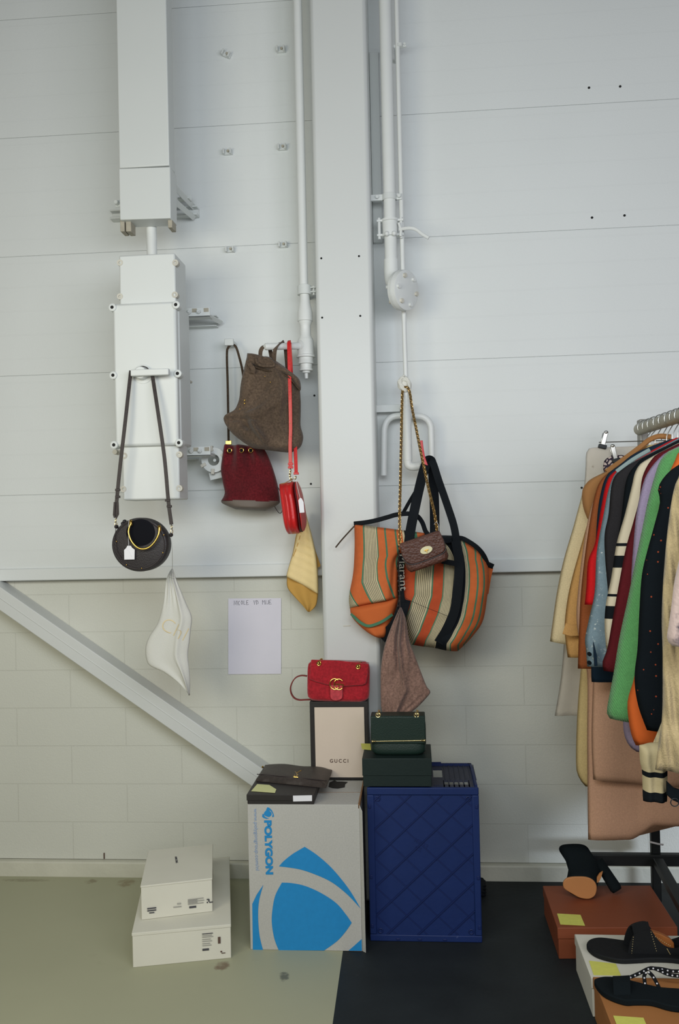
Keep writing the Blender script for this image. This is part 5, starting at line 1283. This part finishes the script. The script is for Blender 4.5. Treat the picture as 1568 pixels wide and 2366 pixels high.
# ---- fabrics
mat('f_cream', 'D9C79E', .85, var=.05, vs=8, bump=.2, bs=300, spec=.1)
mat('f_camel', 'C99A5E', .85, var=.05, vs=8, bump=.2, bs=300, spec=.1)
mat('f_camel_collar', 'A4764A', .85, var=.05, vs=8, bump=.2, bs=300, spec=.1)
mat('f_pink', 'C79C80', .88, var=.05, vs=7, bump=.15, bs=300, spec=.1)
mat('f_palepink', 'D2AE94', .85, var=.04, bump=.1)
mat('f_yellowcream', 'C8B07A', .85, var=.05, bump=.1)
mat('f_rust', '95532F', .85, var=.06, vs=8, bump=.15, bs=300, spec=.1)
mat('f_navy', '1C2C3C', .85, var=.1, bump=.15, spec=.1)
m = mat('f_red', 'C8181C', .75, var=.05, bump=.15, spec=.15); blot(m, 'D87058', 90, .72, .6)
m = mat('f_denim', '7E929C', .85, var=.12, vs=40, bump=.3, bs=400, spec=.1); blot(m, 'D8DCD8', 110, .63, .8)
mat('f_greyblue', '8FA09E', .8, var=.05, bump=.1)
mat('f_charcoal', '2C2A2C', .85, var=.1, bump=.15, spec=.1)
mat('f_black', '10161A', .85, var=.1, bump=.2, spec=.1)
mat('f_burgundy', '5B1A20', .85, var=.12, vs=12, bump=.2, spec=.1)
mat('f_lilac', '9A8CA6', .85, var=.05, bump=.2, bs=200, spec=.1)
mat('f_orange', 'D3652C', .8, var=.06, bump=.15, spec=.15)
mat('f_sheer', 'D2C8B8', .85, var=.06, vs=30, bump=.3, bs=150, spec=.1).node_tree.nodes['Principled BSDF'].inputs['Alpha'].default_value = .5
def knit(name, c, period, ang, strength, var=.1):
    m = mat(name, c, .9, var=var, vs=40, bump=.4, bs=300, spec=.08, sheen=.2); nt, N, L, b = nodes_of(m)
    w = N('ShaderNodeTexWave'); w.inputs['Scale'].default_value = period; w.inputs['Distortion'].default_value = 1.5; w.inputs['Detail'].default_value = 2; w.bands_direction = 'X'
    tc = N('ShaderNodeTexCoord'); mp = N('ShaderNodeMapping'); mp.inputs['Rotation'].default_value = (0, ang, 0); L(tc.outputs['Object'], mp.inputs[0]); L(mp.outputs[0], w.inputs[0])
    bp = N('ShaderNodeBump'); bp.inputs['Strength'].default_value = strength; bp.inputs['Distance'].default_value = .006
    L(b.inputs['Normal'].links[0].from_socket, bp.inputs['Normal']); L(w.outputs['Fac'], bp.inputs['Height']); L(bp.outputs[0], b.inputs['Normal']); return m
knit('f_green', '5C9A5C', 70, .5, .35)
knit('f_knit', 'B9A57C', 14, .12, .9, .2)
knit('f_stripe_sleeve', 'BFB08A', 40, 0, .4)
m = mat('f_dots', '10161B', .85, var=.1, bump=.2, spec=.1)
nt, N, L, b = nodes_of(m); vo = N('ShaderNodeTexVoronoi'); vo.inputs['Scale'].default_value = 60; tc = N('ShaderNodeTexCoord'); L(tc.outputs['Object'], vo.inputs['Vector']); mixin(m, mth(m, 'MULTIPLY', mth(m, 'LESS_THAN', vo.outputs['Distance'], .12), .8), 'A84A2C')
m = mat('f_pattern', 'C9B8B0', .8, var=.05, bump=.2); nt, N, L, b = nodes_of(m); vo = N('ShaderNodeTexVoronoi'); vo.feature = 'DISTANCE_TO_EDGE'; vo.inputs['Scale'].default_value = 62; tc = N('ShaderNodeTexCoord'); L(tc.outputs['Object'], vo.inputs['Vector']); mixin(m, mth(m, 'LESS_THAN', vo.outputs['Distance'], .14), '2A1E30')
m = mat('f_fluff', 'C0AAA0', .95, var=.1, bump=.8, bs=60, sheen=.3); blot(m, '2A2438', 16, .52, .95)
def zbands(name, base, z0, bands, col='14181C'):
    m = mat(name, base, .85, var=.05, bump=.2, bs=300, spec=.1); x = objxyz(m); tot = None
    for a, b_ in bands:
        k = mth(m, 'MULTIPLY', mth(m, 'GREATER_THAN', x[2], a-z0), mth(m, 'LESS_THAN', x[2], b_-z0)); tot = k if tot is None else mth(m, 'ADD', tot, k)
    mixin(m, tot, col); return m

for n_ in ('f_cream', 'f_camel', 'f_pink', 'f_rust', 'f_denim', 'f_charcoal', 'f_burgundy', 'f_lilac', 'f_green', 'f_knit', 'f_yellowcream', 'f_red', 'f_stripe_sleeve'): grain(n_, 260, .90, 1.08)
def garment(label, cat, Y, left, m_, T=.018, name='garment', neck=True, bottom=None, sleeve=1.0, amp=.006, fr_=22, ph=0, hemf=None, halfx=None, nu=56, nv=60, p=3.2, hem_r=0):
    Xr = rail(Y); Lw = [at(x, y, Y) for x, y in left]
    if neck: Lw = [V((Xr-.055, Y, 1.578))]+Lw
    Rw = [V((2*Xr-q.x if halfx is None else Xr+halfx*(q.x-Xr)*-1, q.y, q.z+(hem_r if i == len(Lw)-1 else 0))) for i, q in enumerate(Lw)]
    def fo(u, v):
        uu = min(u, 1-u)
        return (amp*math.sin(u*fr_+ph+v*1.5)*min(1, v*2)+sleeve*(.010*math.exp(-((uu-.11)/.09)**2)-.008*math.exp(-((uu-.27)/.03)**2)))*min(1, .3+v)
    zf = (lambda u, v: hemf(u)*v**8) if hemf else None
    g = soft(Lw, Rw, Y, T, nv, nu, fold=fo, raw=True, vend=.06, vend2=.05, back=.5, p=p, zoff=zf)
    zl = min(q.z for q in Lw)
    t = thing(name, label, cat, V((Xr, Y, zl)))
    return t, g, Xr
def G1(label, cat, Y, left, m_, part_name='body', **kw):
    t, g, Xr = garment(label, cat, Y, left, m_, **kw); mm = m_(t.location.z) if callable(m_) else m_
    part(part_name, g, mm, t, smooth=True); return t
G1('pale sheer skirt hanging from the clip hanger nearest the wall', 'skirt', -.31, [(1382, 1034), (1356, 1040), (1352, 1085), (1348, 1130), (1330, 1260), (1308, 1420), (1296, 1560), (1281, 1654)], 'f_sheer', neck=False, T=.012, name='skirt', sleeve=.2, amp=.007, fr_=40)
G1('black and pale patterned skirt peeking over the camel coat on a clip hanger', 'skirt', -.36, [(1412, 1052), (1396, 1064), (1393, 1084), (1400, 1110), (1404, 1200), (1400, 1300)], 'f_pattern', neck=False, T=.012, name='skirt', sleeve=.2)
G1('cream coat, leftmost long sleeve on the rack', 'coat', -.41, [(1432, 1062), (1380, 1105), (1350, 1130), (1341, 1154), (1324, 1217), (1301, 1296), (1286, 1369), (1277, 1430), (1270, 1482)], 'f_cream', name='coat', sleeve=1.2, hem_r=0, hemf=lambda u: -.016*min(1, min(u, 1-u)/.12))
t = G1('camel trench coat with a strapped cuff beside the cream coat', 'coat', -.47, [(1450, 1052), (1420, 1076), (1392, 1100), (1372, 1135), (1362, 1190), (1350, 1232), (1316, 1356), (1304, 1440), (1306, 1480), (1311, 1519)], 'f_camel', name='coat', sleeve=1.2)
g = G().strap([at(1303, 1452, -.515), at(1318, 1457, -.522), at(1337, 1456, -.517)], .036, .006, ref=(0, 1, 0)); part('cuff_strap', g, 'f_camel', t)
g = soft([(1400, 1090), (1366, 1106), (1350, 1122), (1344, 1140), (1347, 1170), (1357, 1199)], [(1428, 1075), (1402, 1100), (1388, 1122), (1378, 1150), (1370, 1175), (1360, 1199)], -.49, .03, 24, 20, vend=.1, vend2=.3); part('shoulder_cape', g, 'f_camel_collar', t, smooth=True)
g = G().strap(cr([at(1548, 1010, -.50), at(1522, 1008, -.50), at(1500, 1016, -.50), at(1480, 1032, -.505), at(1440, 1062, -.505), at(1400, 1090, -.505)], 5), .016, .02); part('collar', g, 'f_camel_collar', t)
G1('long pale yellow dress showing left of the pink coat', 'dress', -.52, [(1440, 1090), (1410, 1140), (1378, 1300), (1350, 1480), (1340, 1560), (1333, 1650), (1330, 1760), (1336, 1795), (1352, 1817)], 'f_yellowcream', name='dress', sleeve=.4)
G1('long pink coat with a rounded tail hem, lowest garment on the rack', 'coat', -.575, [(1450, 1082), (1400, 1118), (1372, 1154), (1352, 1230), (1337, 1344), (1331, 1432), (1343, 1500), (1356, 1560), (1356, 1700), (1357, 1850), (1358, 1940)], 'f_pink', name='coat', sleeve=.3, amp=.005, fr_=14,
   hemf=lambda u: .045*max(0, min(1, (min(u, 1-u)-.22)/.12))**1.5)
G1('shorter dusty pink dress layered over the pink coat', 'dress', -.62, [(1452, 1084), (1405, 1120), (1385, 1200), (1376, 1400), (1370, 1560), (1366, 1700), (1370, 1801)], 'f_pink', name='dress', sleeve=.4, amp=.007, fr_=16, hemf=lambda u: -.02*min(1, min(u, 1-u)*3))
G1('rust brown coat beside the pink coat', 'coat', -.665, [(1450, 1070), (1420, 1088), (1392, 1104), (1374, 1143), (1358, 1230), (1345, 1331), (1339, 1407), (1334, 1540)], 'f_rust', name='coat', sleeve=.8, hemf=lambda u: -.006)
G1('navy jacket with its hem below the denim shirt', 'jacket', -.715, [(1470, 1045), (1430, 1075), (1400, 1100), (1385, 1150), (1378, 1210), (1372, 1330), (1366, 1450), (1365, 1543), (1366, 1568)], 'f_navy', name='jacket', sleeve=.8, hemf=lambda u: -.01)
G1('bright red blouse between the rust coat and the denim shirt', 'blouse', -.76, [(1460, 1065), (1418, 1090), (1400, 1116), (1387, 1179), (1374, 1255), (1358, 1296), (1354, 1356), (1350, 1397)], 'f_red', name='blouse', sleeve=.8)
t = G1('pale blue denim shirt with white flecks and black cuff buttons', 'shirt', -.81, [(1462, 1068), (1424, 1090), (1406, 1128), (1393, 1192), (1378, 1275), (1373, 1369), (1360, 1430), (1351, 1475), (1353, 1500), (1356, 1540)], 'f_denim', name='shirt', sleeve=1.5)
g = G()
for px, py in ((1362, 1512), (1362, 1532)): c = at(px, py, -.853); g.cyl(c, c+V((0, .012, 0)), .0055)
part('button', g, 'f_black', t); g = G().prism([at(x, y, -.852) for x, y in ((1371, 1484), (1378, 1512), (1380, 1538), (1374, 1540), (1372, 1512))], (0, .01, 0)); part('cuff_slit', g, 'f_navy', t)
g = G().strap(cr([at(1424, 1090, -.845), at(1462, 1062, -.85), at(1500, 1040, -.85)], 4), .012, .012); part('shoulder_seam', g, 'f_greyblue', t)
G1('charcoal jacket beside the denim shirt', 'jacket', -.875, [(1478, 1060), (1440, 1082), (1414, 1112), (1405, 1190), (1396, 1236), (1398, 1300), (1404, 1370), (1408, 1480)], 'f_charcoal', name='jacket', sleeve=1)
G1('black cardigan behind the cream striped one', 'cardigan', -.925, [(1500, 1050), (1470, 1072), (1446, 1110), (1434, 1200), (1420, 1280), (1410, 1360), (1408, 1450)], 'f_black', name='cardigan', sleeve=.6)
ys = -.975
zz_ = lambda py: at(1410, py, ys-.03).z
G1('cream knit cardigan with black sleeve bands', 'cardigan', ys, [(1500, 1058), (1470, 1084), (1458, 1128), (1442, 1192), (1424, 1255), (1412, 1331), (1399, 1395), (1396, 1445), (1400, 1500)], lambda z0: zbands('f_bands', 'D2C6AC', z0, [(zz_(1263), zz_(1256)), (zz_(1313), zz_(1285)), (zz_(1380), zz_(1374)), (zz_(1432), zz_(1402))]), name='cardigan', sleeve=1)
G1('burgundy dress between the striped cardigan and the lilac sweater', 'dress', -1.03, [(1535, 1040), (1506, 1060), (1484, 1100), (1476, 1154), (1463, 1204), (1445, 1268), (1428, 1356), (1412, 1445), (1402, 1500), (1391, 1530), (1394, 1550)], 'f_burgundy', name='dress', sleeve=1, hemf=lambda u: -.012*min(1, min(u, 1-u)*6))
G1('lilac sweater behind the green knit', 'sweater', -1.09, [(1545, 1042), (1519, 1062), (1495, 1093), (1482, 1128), (1469, 1192), (1461, 1280), (1456, 1360), (1446, 1500), (1440, 1640), (1440, 1690), (1452, 1722), (1470, 1737)], 'f_lilac', name='sweater', sleeve=1)
G1('green ribbed knit sweater between the lilac sweater and the orange blouse', 'sweater', -1.17, [(1568, 1032), (1544, 1042), (1524, 1065), (1511, 1103), (1497, 1154), (1484, 1217), (1468, 1293), (1450, 1382), (1431, 1470), (1416, 1560), (1405, 1618), (1401, 1646), (1408, 1660)], 'f_green', name='sweater', sleeve=1.8, T=.035, hemf=lambda u: -.020*min(1, min(u, 1-u)*6))
G1('orange satin blouse under the black dotted dress', 'blouse', -1.235, [(1585, 1030), (1556, 1070), (1540, 1110), (1520, 1180), (1500, 1330), (1478, 1480), (1464, 1567), (1449, 1623), (1456, 1690), (1468, 1722)], 'f_orange', name='blouse', sleeve=.8, T=.03)
G1('black dress with small orange dots', 'dress', -1.30, [(1590, 1060), (1545, 1090), (1520, 1126), (1524, 1160), (1510, 1217), (1496, 1268), (1482, 1330), (1476, 1420), (1472, 1500), (1465, 1565), (1473, 1628), (1494, 1687)], 'f_dots', name='dress', sleeve=.8, T=.03, hemf=lambda u: -.01*min(1, min(u, 1-u)*6))
ys = -1.345; zs_ = lambda py: at(1510, py, ys-.03).z
t_, g, Xr = None, soft([(1476, 1722), (1478, 1760), (1483, 1785), (1485, 1850)], [(1540, 1712), (1540, 1750), (1541, 1790), (1540, 1853)], ys, .028, 30, 26, fold=lambda u, v: .004*math.sin(u*12), vend=.15, vend2=.06), 0
t = thing('sweater', 'cream sweater sleeve with a black stripe and black cuff hanging under the cable knit', 'sweater', at(1512, 1851, ys))
m_ = zbands('f_cuff', 'BFB08A', t.location.z, [(zs_(1798), zs_(1786)), (zs_(1860), zs_(1833))])
part('sleeve', g, m_, t, smooth=True)
g = soft([(1590, 1250), (1560, 1400), (1548, 1600), (1500, 1735)], [(1700, 1250), (1700, 1400), (1700, 1600), (1660, 1760)], ys+.02, .02, 30, 26); part('body', g, 'f_stripe_sleeve', t, smooth=True)
G1('cream cable knit cardigan, nearest long garment at the right edge', 'cardigan', -1.44, [(1600, 1060), (1566, 1106), (1555, 1136), (1544, 1204), (1534, 1306), (1528, 1420), (1530, 1500), (1530, 1560), (1529, 1654), (1521, 1717), (1513, 1778)], 'f_knit', name='cardigan', sleeve=1.2, T=.035, amp=.009, fr_=95, nu=200, hemf=lambda u: -.01*min(1, min(u, 1-u)*6))
ys = -1.52
t = G1('fluffy pale and dark patterned jacket cut off by the right edge', 'jacket', ys, [(1720, 1040), (1680, 1070), (1655, 1150), (1650, 1400), (1650, 1700)], 'f_fluff', name='jacket', sleeve=.3, T=.03)
part('sleeve', soft([(1690, 1055), (1630, 1120), (1588, 1220), (1560, 1330), (1552, 1390), (1545, 1440), (1540, 1476), (1552, 1492)], [(1730, 1060), (1710, 1140), (1700, 1240), (1690, 1330), (1684, 1390), (1680, 1440), (1670, 1478), (1660, 1500)], ys-.02, .03, 40, 40, fold=lambda u, v: .006*math.sin(u*20)*math.sin(v*14)), 'f_fluff', t, smooth=True)
ys = -1.40
t = thing('belt', 'black strap end with a small ring hanging at the right edge below the knit cardigan', 'belt', at(1560, 1852, ys))
part('strap', G().prism([at(x, y, ys) for x, y in ((1541, 1806), (1558, 1822), (1600, 1836), (1600, 1868), (1566, 1855), (1553, 1849), (1541, 1838))], (0, .012, 0)), 'f_black', t, bevel=.002)
part('ring', G().ring(at(1558, 1854, ys), (0, 1, 0), .0085, .0012, 20, 8), 'rack_black', t)

# ---- hangers
def hanger_geo(Y, hook_only=False):
    Xr = rail(Y); q = []
    for i in range(13):
        a = math.radians(200-i*19); q.append(V((Xr+math.cos(a)*.0245, Y, ZRAIL+math.sin(a)*.0245)))
    q += [V((Xr+.010, Y+.0, ZRAIL-.030)), V((Xr, Y, ZRAIL-.050)), V((Xr, Y, 1.575))]
    h = G().tube(cr(q, 3), .0016, 8)
    b = G().tube(cr([V((Xr-.15, Y, 1.50)), V((Xr-.06, Y, 1.545)), V((Xr, Y, 1.570)), V((Xr+.06, Y, 1.545)), V((Xr+.15, Y, 1.50))], 4), .005, 8)
    return h, b, Xr
Yg = [-.41, -.47, -.52, -.575, -.62, -.665, -.715, -.76, -.875, -.925, -.975, -1.03, -1.09, -1.17, -1.235, -1.30, -1.44, -1.52]
h, b, Xr = hanger_geo(Yg[0])
t = thing('clothes_hanger', 'thin steel clothes hanger hooked over the taped rail', 'hanger', V((Xr, Yg[0], ZRAIL)), 'steel hangers on the rail')
part('hook', h, 'steel', t); part('shoulder_bar', b, 'steel', t)
for Y in Yg[1:]: dup(t, V((rail(Y), Y, ZRAIL)))
h, b, Xr = hanger_geo(-.81)
t = thing('clothes_hanger', 'hanger with a thick black hook holding the denim shirt', 'hanger', V((Xr, -.81, ZRAIL)))
g = G(); hv = h.v; 
part('hook', G().tube([V(p) for p in resample([V((Xr+math.cos(math.radians(200-i*19))*.026, -.81, ZRAIL+math.sin(math.radians(200-i*19))*.026)) for i in range(13)]+[V((Xr+.01, -.81, ZRAIL-.03)), V((Xr, -.81, 1.575))], 30)], .0028, 8), 'rack_black', t); part('shoulder_bar', b, 'rack_black', t)
for Y, cpx, lab in ((-.31, (1390, 1030), 'clip hanger holding the pale sheer skirt, nearest the wall'), (-.36, (1420, 1062), 'clip hanger holding the black and pale patterned skirt')):
    h, b, Xr = hanger_geo(Y); t = thing('clip_hanger', lab, 'hanger', V((Xr, Y, ZRAIL)))
    c = at(cpx[0], cpx[1], Y); zbar = c.z+.012
    hq = [V((Xr+math.cos(math.radians(200-i*19))*.0245, Y, ZRAIL+math.sin(math.radians(200-i*19))*.0245)) for i in range(13)]+[V((Xr, Y, ZRAIL-.04)), V((Xr, Y, zbar))]
    part('hook', G().tube(cr(hq, 3), .0016, 8), 'steel', t)
    part('bar', G().tube([V((c.x-.01, Y, zbar)), V((2*Xr-c.x+.01, Y, zbar))], .0018, 8), 'steel', t)
    for cx_ in (c.x, 2*Xr-c.x):
        u = V((.28 if Y > -.33 else -.2, 0, 1)).normalized(); w = V((u.z, 0, -u.x)); base = V((cx_, Y-.012, c.z))
        g = G().obox(base+u*.022, w*.0075, V((0, .003, 0)), u*.024); g.obox(base+u*.022+V((0, .016, 0)), w*.0075, V((0, .002, 0)), u*.022); g.ball(base+u*.046, (.008, .006, .006), 10)
        cpt = part('clip', g, 'steel', t, bevel=.002)
        part('clip_pad', G().obox(base-u*.004, w*.013, V((0, .010, 0)), u*.007), 'rack_black', cpt, bevel=.002)
